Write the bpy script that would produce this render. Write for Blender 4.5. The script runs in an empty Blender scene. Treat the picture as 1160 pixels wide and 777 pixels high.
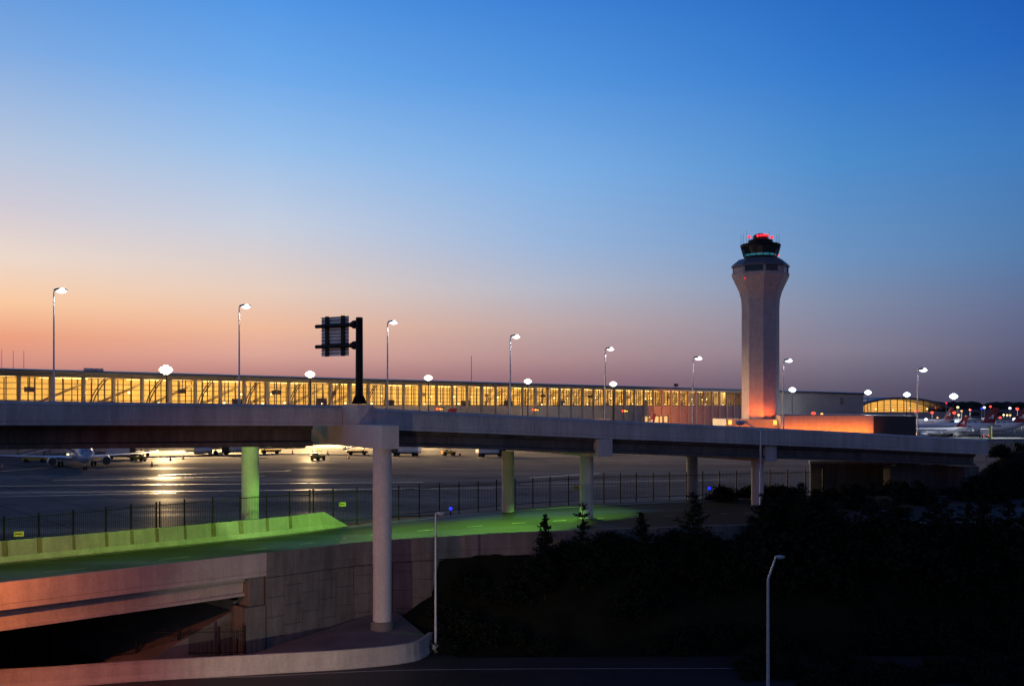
import bpy, math, random
from mathutils import Vector, Matrix
random.seed(7)
scn = bpy.context.scene
COL = scn.collection
R = math.radians
F, HOR, CZ = 1200.0, 460.0, 12.0          # focal length and horizon of the view in photo pixels, eye height

def at(px, py, Z):                          # a point seen at photo pixel (px, py) at distance Z
    return Vector(((px - 580) / F * Z, Z, CZ - (py - HOR) / F * Z))
def X(px, Z): return (px - 580) / F * Z
def Zpx(py, Z): return CZ - (py - HOR) / F * Z
def s2l(c):
    c = c / 255.0
    return c / 12.92 if c <= 0.04045 else ((c + 0.055) / 1.055) ** 2.4
def lin(r, g, b): return (s2l(r), s2l(g), s2l(b), 1.0)
def lerp(a, b, t): return a + (b - a) * t
def sstep(a, b, x):
    t = max(0.0, min(1.0, (x - a) / (b - a))); return t * t * (3 - 2 * t)
def interp(x, pts):
    if x <= pts[0][0]: return pts[0][1]
    for (a, va), (b, vb) in zip(pts, pts[1:]):
        if x <= b: return va + (vb - va) * (x - a) / (b - a)
    return pts[-1][1]

# ------------------------------------------------------------------ materials
def newmat(name):
    m = bpy.data.materials.new(name); m.use_nodes = True
    nt = m.node_tree; b = nt.nodes['Principled BSDF']
    return m, nt, b
def noise(nt, scale, detail=4, rough=0.6, coord='Object', stretch=None):
    tc = nt.nodes.new('ShaderNodeTexCoord')
    n = nt.nodes.new('ShaderNodeTexNoise')
    n.inputs['Scale'].default_value = scale; n.inputs['Detail'].default_value = detail
    n.inputs['Roughness'].default_value = rough
    src = tc.outputs[coord]
    if stretch:
        mp = nt.nodes.new('ShaderNodeMapping'); mp.inputs['Scale'].default_value = stretch
        nt.links.new(src, mp.inputs[0]); src = mp.outputs[0]
    nt.links.new(src, n.inputs['Vector'])
    return n
def ramp(nt, fac, stops, interp_='LINEAR'):
    r = nt.nodes.new('ShaderNodeValToRGB'); r.color_ramp.interpolation = interp_
    e = r.color_ramp.elements
    while len(e) < len(stops): e.new(0.5)
    for el, (p, c) in zip(e, stops): el.position = p; el.color = c
    nt.links.new(fac, r.inputs[0]); return r
def mixc(nt, a, b, fac, mode='MULTIPLY'):
    m = nt.nodes.new('ShaderNodeMix'); m.data_type = 'RGBA'; m.blend_type = mode
    if isinstance(fac, (int, float)): m.inputs[0].default_value = fac
    else: nt.links.new(fac, m.inputs[0])
    for s, v in ((6, a), (7, b)):
        if isinstance(v, tuple): m.inputs[s].default_value = v
        else: nt.links.new(v, m.inputs[s])
    return m.outputs[2]
def g(v): return (v, v, v, 1)
def concrete(name, col, vary=0.25, rough=0.85, streak=0.35, bump=0.15, bs=6.0):
    m, nt, b = newmat(name)
    lo = tuple(c * (1 - vary) for c in col[:3]) + (1,); hi = tuple(min(1, c * (1 + vary * 0.6)) for c in col[:3]) + (1,)
    n1 = noise(nt, 0.35, 6, 0.65); c1 = ramp(nt, n1.outputs[0], [(0.3, lo), (0.7, hi)]).outputs[0]
    n2 = noise(nt, 1.0, 5, 0.7, stretch=(1.3, 1.3, 0.12))
    c2 = ramp(nt, n2.outputs[0], [(0.38, g(1 - streak)), (0.6, g(1))]).outputs[0]
    c = mixc(nt, c1, c2, 1.0)
    n3 = noise(nt, bs, 6, 0.7)
    c = mixc(nt, c, ramp(nt, n3.outputs[0], [(0.35, g(0.82)), (0.65, g(1))]).outputs[0], 1.0)
    nt.links.new(c, b.inputs['Base Color'])
    b.inputs['Roughness'].default_value = rough
    bp = nt.nodes.new('ShaderNodeBump'); bp.inputs['Strength'].default_value = bump; bp.inputs['Distance'].default_value = 0.05
    nt.links.new(n3.outputs[0], bp.inputs['Height']); nt.links.new(bp.outputs[0], b.inputs['Normal'])
    return m
def plain(name, col, rough=0.5, metal=0.0, vary=0.15, scale=2.0):
    m, nt, b = newmat(name)
    n = noise(nt, scale, 4)
    lo = tuple(c * (1 - vary) for c in col[:3]) + (1,); hi = tuple(min(1, c * (1 + vary)) for c in col[:3]) + (1,)
    nt.links.new(ramp(nt, n.outputs[0], [(0.3, lo), (0.7, hi)]).outputs[0], b.inputs['Base Color'])
    b.inputs['Roughness'].default_value = rough; b.inputs['Metallic'].default_value = metal
    return m
def glow(name, col, strength):
    m, nt, b = newmat(name)
    b.inputs['Base Color'].default_value = g(0.3)
    b.inputs['Emission Color'].default_value = col; b.inputs['Emission Strength'].default_value = strength
    return m
def glass(name, tint=(1, 1, 1, 1), refl=0.1, rough=0.02):
    m, nt, b = newmat(name); nt.nodes.remove(b)
    out = nt.nodes['Material Output']
    t = nt.nodes.new('ShaderNodeBsdfTransparent'); t.inputs[0].default_value = tint
    gl = nt.nodes.new('ShaderNodeBsdfGlossy'); gl.inputs['Roughness'].default_value = rough
    mx = nt.nodes.new('ShaderNodeMixShader'); mx.inputs[0].default_value = refl
    nt.links.new(t.outputs[0], mx.inputs[1]); nt.links.new(gl.outputs[0], mx.inputs[2]); nt.links.new(mx.outputs[0], out.inputs[0])
    return m

M = {}
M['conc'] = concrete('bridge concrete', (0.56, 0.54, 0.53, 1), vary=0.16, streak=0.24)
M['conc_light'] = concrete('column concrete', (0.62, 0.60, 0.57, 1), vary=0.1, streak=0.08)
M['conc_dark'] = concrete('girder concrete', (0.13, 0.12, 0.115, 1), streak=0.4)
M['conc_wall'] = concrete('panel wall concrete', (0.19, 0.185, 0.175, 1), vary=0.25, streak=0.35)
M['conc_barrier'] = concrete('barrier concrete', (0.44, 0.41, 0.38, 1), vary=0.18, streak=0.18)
M['conc_pave'] = concrete('concrete paving', (0.17, 0.16, 0.15, 1), vary=0.35, streak=0.0)
M['brown_band'] = concrete('brown barrier concrete', (0.26, 0.21, 0.13, 1), vary=0.35)
M['clad'] = concrete('terminal cladding', (0.40, 0.38, 0.37, 1), vary=0.1, streak=0.12, bump=0.0, bs=0.6)
M['clad_orange'] = concrete('service building cladding', (0.55, 0.5, 0.45, 1), vary=0.08, streak=0.1, bump=0.0, bs=0.6)
M['tower'] = concrete('tower concrete', (0.46, 0.40, 0.41, 1), vary=0.1, streak=0.1, bump=0.0, bs=0.8)
M['roof'] = plain('dark blue roof metal', (0.05, 0.065, 0.11, 1), 0.35, 0.4)
M['roof_grey'] = plain('grey roof metal', (0.12, 0.12, 0.14, 1), 0.45, 0.3)
M['fascia'] = plain('roof edge panel', (0.20, 0.18, 0.16, 1), 0.4, 0.2)
M['pier'] = plain('facade pier', (0.30, 0.27, 0.23, 1), 0.5)
M['frame'] = plain('bronze window frame', (0.05, 0.04, 0.03, 1), 0.4, 0.5)
M['inwall'] = plain('pale interior wall', (0.62, 0.5, 0.3, 1), 0.6)
M['infloor'] = plain('interior floor', (0.4, 0.32, 0.2, 1), 0.3)
M['instruct'] = plain('dark interior steel', (0.06, 0.04, 0.03, 1), 0.5, 0.3)
M['black_metal'] = plain('black painted steel', (0.007, 0.007, 0.008, 1), 0.6, 0.0)
M['black_metal'].node_tree.nodes['Principled BSDF'].inputs['Specular IOR Level'].default_value = 0.25
M['galv'] = plain('galvanised steel', (0.55, 0.56, 0.58, 1), 0.45, 0.35)
M['alu'] = plain('sign sheet aluminium', (0.75, 0.72, 0.70, 1), 0.5, 0.0)
M['white_paint'] = plain('white aircraft paint', (0.72, 0.72, 0.74, 1), 0.3)
M['silver'] = plain('silver aircraft paint', (0.45, 0.48, 0.54, 1), 0.3, 0.2)
M['red_tail'] = plain('deep red fin paint', (0.22, 0.014, 0.02, 1), 0.35)
M['dark_glass'] = plain('dark cockpit glass', (0.01, 0.012, 0.016, 1), 0.08)
M['tyre'] = plain('tyre rubber', (0.012, 0.012, 0.012, 1), 0.85)
M['engine'] = plain('engine inlet metal', (0.05, 0.05, 0.055, 1), 0.4, 0.5)
M['yellow_paint'] = plain('yellow vehicle paint', (0.42, 0.28, 0.03, 1), 0.4)
M['truck_white'] = plain('white vehicle paint', (0.62, 0.6, 0.58, 1), 0.4)
M['truck_dark'] = plain('dark vehicle paint', (0.03, 0.03, 0.035, 1), 0.4)
M['cone'] = plain('orange cone plastic', (0.6, 0.09, 0.02, 1), 0.5)
M['sign_yellow'] = plain('yellow sign plate', (0.55, 0.55, 0.12, 1), 0.5)
M['bark'] = plain('conifer bark', (0.03, 0.022, 0.016, 1), 0.9)
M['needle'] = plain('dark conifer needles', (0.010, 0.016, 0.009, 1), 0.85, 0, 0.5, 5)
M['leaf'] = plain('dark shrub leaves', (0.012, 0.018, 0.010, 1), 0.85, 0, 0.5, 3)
M['farwood'] = plain('far wood foliage', (0.02, 0.024, 0.02, 1), 0.9)
M['terminal_glass'] = glass('terminal glass', (0.96, 0.96, 0.94, 1), 0.06)
M['cab_glass'] = glass('tinted cab glass', (0.22, 0.26, 0.28, 1), 0.2)
M['band_glass'] = plain('dark band glass', (0.012, 0.012, 0.014, 1), 0.15)
M['lamp_white'] = glow('street lamp lens', (0.72, 0.84, 1.0, 1), 3.0)
M['lamp_warm'] = glow('warm street lamp lens', (1.0, 0.92, 0.85, 1), 3.0)
M['blue_hood'] = plain('dark blue lamp hood', (0.04, 0.05, 0.10, 1), 0.35, 0.3)
M['lamp_off'] = plain('unlit lamp lens', (0.35, 0.38, 0.42, 1), 0.25)
M['flood'] = glow('floodlight lens', (1.0, 0.90, 0.72, 1), 3.2)
M['flood_blue'] = glow('blue white floodlight lens', (0.72, 0.84, 1.0, 1), 3.0)
M['strip'] = glow('terminal light strip', (1.0, 0.62, 0.2, 1), 5)
M['spotlamp'] = glow('terminal downlight', (1.0, 0.8, 0.35, 1), 4)
M['sodium'] = glow('sodium lamp lens', (1.0, 0.3, 0.05, 1), 30)
M['green_lens'] = glow('green under deck lens', (0.4, 1.0, 0.15, 1), 12)
M['red_glow'] = glow('red obstruction light', (1.0, 0.012, 0.02, 1), 2.2)
M['redorange_glow'] = glow('red orange lamp', (1.0, 0.05, 0.012, 1), 2.2)
M['amber_glow'] = glow('amber lamp', (1.0, 0.45, 0.05, 1), 2)
M['yellow_glow'] = glow('yellow lamp', (1.0, 0.8, 0.35, 1), 2.2)
M['white_glow'] = glow('white lamp', (0.9, 0.95, 1.0, 1), 2.5)
M['blue_glow'] = glow('blue taxiway lamp', (0.005, 0.03, 1.0, 1), 1.6)
M['cyan_glow'] = glow('cyan screen glow', (0.08, 0.42, 0.55, 1), 1.3)

def make_asphalt(name, base, patch=0.5, rough=(0.35, 0.8), scale=0.12):
    m, nt, b = newmat(name)
    n1 = noise(nt, scale, 6, 0.62); n2 = noise(nt, 14, 4, 0.7)
    n4 = noise(nt, scale * 0.6, 3, 0.5, stretch=(0.35, 2.2, 1))
    lo = tuple(c * (1 - patch) for c in base[:3]) + (1,); hi = tuple(c * (1 + patch) for c in base[:3]) + (1,)
    c = ramp(nt, n1.outputs[0], [(0.3, lo), (0.7, hi)]).outputs[0]
    c = mixc(nt, c, ramp(nt, n2.outputs[0], [(0.3, g(0.75)), (0.7, g(1))]).outputs[0], 1.0)
    nt.links.new(c, b.inputs['Base Color'])
    r = ramp(nt, n4.outputs[0], [(0.4, g(rough[0])), (0.6, g(rough[1]))])
    nt.links.new(r.outputs[0], b.inputs['Roughness'])
    bp = nt.nodes.new('ShaderNodeBump'); bp.inputs['Strength'].default_value = 0.12; bp.inputs['Distance'].default_value = 0.02
    nt.links.new(n2.outputs[0], bp.inputs['Height']); nt.links.new(bp.outputs[0], b.inputs['Normal'])
    return m
M['asphalt'] = make_asphalt('road asphalt', (0.042, 0.041, 0.042, 1), 0.25, (0.5, 0.75))
M['apron'] = make_asphalt('apron concrete', (0.105, 0.10, 0.095, 1), 0.35, (0.5, 0.8), 0.05)
def make_apron():
    m, nt, b = newmat('jointed apron concrete'); nt.nodes.remove(b); out = nt.nodes['Material Output']
    n1 = noise(nt, 0.05, 6, 0.62); n2 = noise(nt, 3, 5, 0.7); n4 = noise(nt, 0.035, 4, 0.6, stretch=(0.3, 2.6, 1)); n5 = noise(nt, 0.4, 4, 0.6)
    c = ramp(nt, n1.outputs[0], [(0.3, (0.13, 0.127, 0.125, 1)), (0.7, (0.22, 0.21, 0.20, 1))]).outputs[0]
    c = mixc(nt, c, ramp(nt, n2.outputs[0], [(0.3, g(0.8)), (0.7, g(1))]).outputs[0], 1.0)
    c = mixc(nt, c, ramp(nt, n5.outputs[0], [(0.30, g(0.55)), (0.42, g(1))]).outputs[0], 0.8)
    tc = nt.nodes.new('ShaderNodeTexCoord'); mp = nt.nodes.new('ShaderNodeMapping'); mp.inputs['Rotation'].default_value = (0, 0, R(52)); nt.links.new(tc.outputs['Object'], mp.inputs[0])
    br = nt.nodes.new('ShaderNodeTexBrick'); br.offset = 0.0; br.inputs['Scale'].default_value = 1.0
    br.inputs['Brick Width'].default_value = 7.5; br.inputs['Row Height'].default_value = 7.5; br.inputs['Mortar Size'].default_value = 0.12
    br.inputs['Color1'].default_value = g(1); br.inputs['Color2'].default_value = g(0.86); br.inputs['Mortar'].default_value = g(0.45)
    nt.links.new(mp.outputs[0], br.inputs['Vector']); c = mixc(nt, c, br.outputs[0], 1.0)
    d = nt.nodes.new('ShaderNodeBsdfDiffuse'); nt.links.new(c, d.inputs[0])
    gl = nt.nodes.new('ShaderNodeBsdfGlossy'); gl.inputs['Roughness'].default_value = 0.34
    mx = nt.nodes.new('ShaderNodeMixShader'); f = ramp(nt, n4.outputs[0], [(0.48, g(0.009)), (0.62, g(0.055))])
    nt.links.new(f.outputs[0], mx.inputs[0]); nt.links.new(d.outputs[0], mx.inputs[1]); nt.links.new(gl.outputs[0], mx.inputs[2]); nt.links.new(mx.outputs[0], out.inputs[0])
    return m
M['apron'] = make_apron()
M['asphalt'].node_tree.nodes['Principled BSDF'].inputs['Specular IOR Level'].default_value = 0.12
M['paint'] = plain('worn road paint', (0.3, 0.29, 0.27, 1), 0.5, 0, 0.3, 1.5)
M['paint_y'] = plain('worn yellow apron paint', (0.55, 0.42, 0.15, 1), 0.35, 0, 0.3, 0.3)
def make_grass():
    m, nt, b = newmat('dark rough grass')
    n1 = noise(nt, 0.3, 6, 0.7); n2 = noise(nt, 5, 6, 0.75)
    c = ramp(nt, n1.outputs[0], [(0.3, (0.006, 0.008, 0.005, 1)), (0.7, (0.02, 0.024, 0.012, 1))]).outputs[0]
    c = mixc(nt, c, ramp(nt, n2.outputs[0], [(0.3, g(0.5)), (0.7, g(1))]).outputs[0], 1.0)
    nt.links.new(c, b.inputs['Base Color']); b.inputs['Roughness'].default_value = 0.95
    b.inputs['Specular IOR Level'].default_value = 0.1
    return m
M['grass'] = make_grass()
for k in ('needle', 'leaf', 'bark', 'farwood'):
    M[k].node_tree.nodes['Principled BSDF'].inputs['Specular IOR Level'].default_value = 0.1

# ------------------------------------------------------------------ mesh builder
class MB:
    def __init__(s): s.v = []; s.f = []
    def add(s, vs, fs):
        o = len(s.v); s.v += [Vector(p) for p in vs]; s.f += [tuple(i + o for i in f) for f in fs]
    def box(s, lo, hi):
        x0, y0, z0 = lo; x1, y1, z1 = hi
        s.add([(x0,y0,z0),(x1,y0,z0),(x1,y1,z0),(x0,y1,z0),(x0,y0,z1),(x1,y0,z1),(x1,y1,z1),(x0,y1,z1)],
              [(0,3,2,1),(4,5,6,7),(0,1,5,4),(1,2,6,5),(2,3,7,6),(3,0,4,7)])
    def obox(s, o, ax, ay, lo, hi):        # box in a frame: origin o, horizontal axes ax, ay, z up
        k = len(s.v); s.box(lo, hi)
        for i in range(k, len(s.v)):
            p = s.v[i]; s.v[i] = Vector((o[0] + ax[0]*p.x + ay[0]*p.y, o[1] + ax[1]*p.x + ay[1]*p.y, o[2] + p.z))
    def tube(s, p0, p1, r0, r1=None, n=10, cap=True):
        r1 = r0 if r1 is None else r1
        p0, p1 = Vector(p0), Vector(p1); d = (p1 - p0).normalized()
        a = d.orthogonal().normalized(); b = d.cross(a)
        vs = []
        for p, r in ((p0, r0), (p1, r1)):
            for i in range(n):
                t = 2*math.pi*i/n; vs.append(p + a*math.cos(t)*r + b*math.sin(t)*r)
        fs = [(i, (i+1) % n, n+(i+1) % n, n+i) for i in range(n)]
        if cap: fs += [tuple(range(n))[::-1], tuple(range(n, 2*n))]
        s.add(vs, fs)
    def path(s, pts, r, n=8):
        pts = [Vector(p) for p in pts]; rr = r if isinstance(r, (list, tuple)) else [r]*len(pts)
        vs = []; fs = []
        up = Vector((0, 0, 1))
        for i, p in enumerate(pts):
            d = (pts[min(i+1, len(pts)-1)] - pts[max(i-1, 0)]).normalized()
            a = d.cross(up if abs(d.z) < 0.9 else Vector((1, 0, 0))).normalized() if i == 0 else (a - d*a.dot(d)).normalized()
            b = d.cross(a)
            for k in range(n):
                t = 2*math.pi*k/n; vs.append(p + a*math.cos(t)*rr[i] + b*math.sin(t)*rr[i])
        for i in range(len(pts)-1):
            for k in range(n): fs.append((i*n+k, i*n+(k+1) % n, (i+1)*n+(k+1) % n, (i+1)*n+k))
        fs += [tuple(range(n))[::-1], tuple(range((len(pts)-1)*n, len(pts)*n))]
        s.add(vs, fs)
    def rings(s, rings, closed_ends=True):     # loft of closed rings with equal point counts
        n = len(rings[0]); vs = [p for r in rings for p in r]; fs = []
        for i in range(len(rings)-1):
            for k in range(n): fs.append((i*n+k, i*n+(k+1) % n, (i+1)*n+(k+1) % n, (i+1)*n+k))
        if closed_ends: fs += [tuple(range(n))[::-1], tuple(range((len(rings)-1)*n, len(rings)*n))]
        s.add(vs, fs)
    def lathe(s, c, prof, n=12, rot=0.0):
        c = Vector(c)
        s.rings([[c + Vector((r*math.cos(rot+2*math.pi*k/n), r*math.sin(rot+2*math.pi*k/n), z)) for k in range(n)] for r, z in prof])
    def ellipsoid(s, c, rx, ry, rz, n=12, m=7):
        c = Vector(c); R_ = []
        for j in range(m+1):
            ph = -math.pi/2 + math.pi*j/m; k_ = max(math.cos(ph), 0.02)
            R_.append([c + Vector((rx*k_*math.cos(2*math.pi*k/n), ry*k_*math.sin(2*math.pi*k/n), rz*math.sin(ph))) for k in range(n)])
        s.rings(R_)
    def build(s, name, mat, parent=None, smooth=False, bevel=0.0):
        me = bpy.data.meshes.new(name); off = parent_world(parent)
        me.from_pydata([tuple(off @ p) for p in s.v] if off else [tuple(p) for p in s.v], [], s.f)
        me.materials.append(mat)
        if smooth:
            me.polygons.foreach_set('use_smooth', [True]*len(me.polygons)); me.set_sharp_from_angle(angle=R(35))
        me.update()
        o = bpy.data.objects.new(name, me); COL.objects.link(o)
        if parent: o.parent = parent
        if bevel:
            b = o.modifiers.new('bevel', 'BEVEL'); b.width = bevel; b.segments = 2; b.limit_method = 'ANGLE'
        return o
WORLD = {}                                   # empties whose parts are given in world coordinates
def parent_world(p):
    while p is not None:
        if p.name in WORLD: return WORLD[p.name]
        p = p.parent
    return None
def tag(o, label=None, cat=None, group=None, kind=None):
    if label: o['label'] = label
    if cat: o['category'] = cat
    if group: o['group'] = group
    if kind: o['kind'] = kind
    return o
def thing(name, label, cat, loc=(0, 0, 0), rz=0.0, group=None, world=False, kind=None):
    o = bpy.data.objects.new(name, None); COL.objects.link(o)
    o.location = loc; o.rotation_euler = (0, 0, rz)
    if world: WORLD[o.name] = (Matrix.Translation(loc) @ Matrix.Rotation(rz, 4, 'Z')).inverted()
    return tag(o, label, cat, group, kind)
def copy_tree(o, parent=None):
    c = o.copy(); COL.objects.link(c); c.parent = parent
    for ch in list(o.children): copy_tree(ch, c)
    return c
def lamp(name, kind, loc, power, col, parent=None, radius=0.3, aim=None, spot=None, size=None, blend=0.6):
    l = bpy.data.lights.new(name, kind); l.energy = power; l.color = col
    if kind in ('POINT', 'SPOT'): l.shadow_soft_size = radius
    if kind == 'SPOT': l.spot_size = R(spot); l.spot_blend = blend
    if kind == 'AREA': l.shape = 'RECTANGLE'; l.size, l.size_y = size
    o = bpy.data.objects.new(name, l); COL.objects.link(o)
    m = Matrix.Translation(loc)
    if aim is not None:
        m = m @ (Vector(aim) - Vector(loc)).to_track_quat('-Z', 'Y').to_matrix().to_4x4()
    if parent:
        w = parent_world(parent); o.parent = parent
        if w: m = w @ m
    o.matrix_local = m
    return o

# ------------------------------------------------------------------ camera, world
cam = bpy.data.cameras.new('camera'); co = bpy.data.objects.new('camera', cam); COL.objects.link(co)
co.location = (0, 0, CZ); co.rotation_euler = (R(90), 0, 0)
cam.sensor_width = 36; cam.lens = 36*F/1160; cam.shift_y = (HOR-388.5)/1160
cam.clip_start = 0.5; cam.clip_end = 30000
scn.camera = co
scn.view_settings.view_transform = 'Standard'; scn.view_settings.look = 'None'
scn.view_settings.exposure = 0; scn.view_settings.gamma = 1; scn.view_settings.use_curve_mapping = False
scn.cycles.use_denoising = True
scn.cycles.max_bounces = 5; scn.cycles.transparent_max_bounces = 16

w = bpy.data.worlds.new('World'); scn.world = w; w.use_nodes = True
nt = w.node_tree
bg = nt.nodes['Background']
tc = nt.nodes.new('ShaderNodeTexCoord'); sep = nt.nodes.new('ShaderNodeSeparateXYZ')
nt.links.new(tc.outputs['Generated'], sep.inputs[0])
def mth(op, a, b=None):
    n = nt.nodes.new('ShaderNodeMath'); n.operation = op
    for i, v in enumerate((a, b)):
        if v is None: continue
        if isinstance(v, (int, float)): n.inputs[i].default_value = v
        else: nt.links.new(v, n.inputs[i])
    return n.outputs[0]
sx, sy, sz = sep.outputs
hyp = mth('SQRT', mth('ADD', mth('MULTIPLY', sx, sx), mth('MULTIPLY', sy, sy)))
t = mth('DIVIDE', sz, mth('ADD', hyp, 0.02))
AZ0 = R(-56)                                  # where the sun has gone down
c_ = mth('DIVIDE', mth('ADD', mth('MULTIPLY', sx, math.sin(AZ0)), mth('MULTIPLY', sy, math.cos(AZ0))), mth('ADD', hyp, 1e-4))
ang = mth('DIVIDE', mth('ARCCOSINE', mth('MINIMUM', mth('MAXIMUM', c_, -0.9999), 0.9999)), R(1))
def tt(y): return (460 - y)/1200.0
SKY = [
 (2.0, [(460,(205,123,91)),(420,(256,167,118)),(380,(267,195,135)),(310,(278,230,190)),(200,(220,212,220)),(100,(156,186,225)),(0,(102,156,216))]),
 (29.6, [(460,(163,104,104)),(430,(196,132,125)),(412,(221,150,132)),(390,(240,162,128)),(355,(255,206,164)),(310,(240,220,206)),(260,(212,206,216)),(200,(184,200,224)),(100,(128,172,228)),(0,(84,146,218))]),
 (42.8, [(460,(139,100,104)),(428,(182,130,128)),(405,(222,167,154)),(375,(242,189,158)),(335,(234,208,192)),(265,(202,210,226)),(180,(154,194,238)),(100,(112,172,238)),(0,(76,148,230))]),
 (58.0, [(460,(118,91,104)),(430,(152,115,125)),(408,(179,143,145)),(370,(193,170,170)),(330,(182,186,202)),(280,(156,184,222)),(200,(128,178,232)),(100,(86,152,226)),(0,(60,128,214))]),
 (73.0, [(460,(84,78,100)),(440,(101,93,113)),(400,(135,128,147)),(350,(130,142,170)),(300,(110,148,194)),(200,(78,142,206)),(100,(52,122,206)),(0,(36,104,192))]),
 (85.0, [(460,(52,55,82)),(440,(62,65,95)),(370,(85,96,135)),(300,(74,118,168)),(200,(56,116,186)),(100,(32,94,184)),(0,(18,78,168))]),
 (105.0, [(460,(110,104,130)),(400,(124,117,151)),(300,(104,110,152)),(0,(84,106,152))]),
]
prev = None; pa = None
for a, stops in SKY:
    st = [(max(0.0, tt(y)), lin(*c)) for y, c in stops] + ([(0.65, lin(20, 60, 122)), (1.0, lin(40, 62, 108))] if a < 100 else [(0.65, lin(66, 82, 126)), (1.0, lin(46, 62, 104))])
    r = ramp(nt, t, st, 'LINEAR')
    if prev is None: prev = r.outputs[0]
    else:
        mr = nt.nodes.new('ShaderNodeMapRange'); mr.interpolation_type = 'SMOOTHSTEP' if False else 'LINEAR'
        mr.interpolation_type = 'LINEAR'
        mr.inputs[1].default_value = pa; mr.inputs[2].default_value = a
        nt.links.new(ang, mr.inputs[0])
        prev = mixc(nt, prev, r.outputs[0], mr.outputs[0], 'MIX')
    pa = a
nt.links.new(prev, bg.inputs[0]); bg.inputs[1].default_value = 0.97

# ------------------------------------------------------------------ plan curves
def catmull(pts, n=8):
    P = [Vector(p) for p in pts]; out = []
    for i in range(len(P)-1):
        p0, p1, p2, p3 = P[max(i-1, 0)], P[i], P[i+1], P[min(i+2, len(P)-1)]
        for k in range(n):
            u = k/n
            out.append(0.5*((2*p1) + (p2-p0)*u + (2*p0-5*p1+4*p2-p3)*u*u + (3*p1-p0-3*p2+p3)*u**3))
    out.append(P[-1]); return out
def from_px(px, y, z):
    Z = (CZ - z)*F/(y - HOR); return Vector((X(px, Z), Z, z))
# ramp edges: points at road level
nearT = [from_px(0, 660, 1.02), from_px(302, 626, 1.02), from_px(420, 613, 1.05), from_px(550, 604.5, 1.5), from_px(664, 600, 2.0), from_px(775, 596, 2.2), from_px(850, 594, 2.3), from_px(1000, 592, 2.4)]
farR = [from_px(0, 637, 0.2), from_px(302, 607, 0.2), from_px(420, 592, 0.5), from_px(575, 577, 1.4), from_px(700, 569, 1.8), from_px(800, 565, 2.0), from_px(880, 562, 2.1), from_px(1020, 560, 2.2)]
dn = (nearT[0]-nearT[1]).normalized(); df = (farR[0]-farR[1]).normalized()
nearT = [nearT[0]+dn*28] + nearT + [Vector((80, 91, 2.4))]
farR = [farR[0]+df*28] + farR + [Vector((96, 124, 2.2))]
nearC, farC = catmull(nearT), catmull(farR)
nearR = [Vector((p.x, p.y, p.z-0.82)) for p in nearC]
def curve_y(C, x): return interp(x, [(p.x, p.y) for p in C])
def curve_z(C, x): return interp(x, [(p.x, p.z) for p in C])
abut = nearT[2].copy()                        # the corner where ramp bridge meets wall (px 302)
ru = Vector((nearT[3].x-nearT[1].x, nearT[3].y-nearT[1].y, 0)).normalized()   # along the ramp
rv = Vector((-ru.y, ru.x, 0))                 # across it, away from the eye

LOWZ = -6.5
WALL = [(-260, 790), (0, 782), (150, 772), (300, 763), (400, 757), (470, 748.5), (492, 735.5)]
wallB = catmull([from_px(a, b, LOWZ) for a, b in WALL], 6)

def h(x, y):
    yn, yf = curve_y(nearC, x), curve_y(farC, x)
    u = (x-abut.x)*ru.x + (y-abut.y)*ru.y
    zn, zf = curve_z(nearC, x)-0.82, curve_z(farC, x)
    hill = 5.4*sstep(48, 60, x)*sstep(112, 124, y)*(1-sstep(128, 142, y))*(1-0.4*sstep(70, 110, x))
    if y > yf:
        base = lerp(zf-0.25, -0.06, sstep(yf+1.5, yf+10, y))
        if u < 0 and y < yf+3: base = min(base, -0.3)
        return max(base, base+hill)
    if x < -7 and yn <= y < yn+4.5: return -6.6
    if y >= yn and u >= -0.2:
        return lerp(zn, zf, (y-yn)/(yf-yn)) - 0.3 + hill
    if y >= yn:
        return -6.6
    # in front of the ramp
    if x < -10.5: return -6.6
    top = interp(x, [(-10.5, -6.6), (-8.6, -4.7), (-6.5, -3.2), (-2, -1.4), (6, 0.4), (20, 1.1), (60, 1.6)])
    return lerp(-6.56, top, sstep(80.2, yn, y))

def axis(dense0, dense1, step, lo, hi):
    a = []; v = dense0
    while v <= dense1: a.append(v); v += step
    v = dense1; s = step
    while v < hi: s *= 1.5; v += s; a.append(v)
    v = dense0; s = step
    while v > lo: s *= 1.5; v -= s; a.insert(0, v)
    return a
gx, gy = axis(-60, 90, 1.5, -9000, 9000), axis(50, 135, 1.25, -400, 16000)
mb = MB(); mb.add([(x, y, h(x, y)) for y in gy for x in gx],
   [(j*len(gx)+i, j*len(gx)+i+1, (j+1)*len(gx)+i+1, (j+1)*len(gx)+i) for j in range(len(gy)-1) for i in range(len(gx)-1)])
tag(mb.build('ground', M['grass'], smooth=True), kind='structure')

# apron sheet
mb = MB(); edge = [p for p in farC if p.x < 62]
inner = [Vector((p.x, p.y+10.5 if p.x > -15 else p.y+6, 0)) for p in edge]
inner = [Vector((-900, inner[0].y-40, 0))] + inner + [Vector((75, 165, 0)), Vector((900, 170, 0))]
n_ = len(inner)
mb.add(inner + [Vector((p.x*1.0 + (p.x-0)*1.3, 1400, 0)) for p in inner], [(i, i+1, n_+i+1, n_+i) for i in range(n_-1)])
tag(mb.build('apron', M['apron']), kind='structure')

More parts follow.
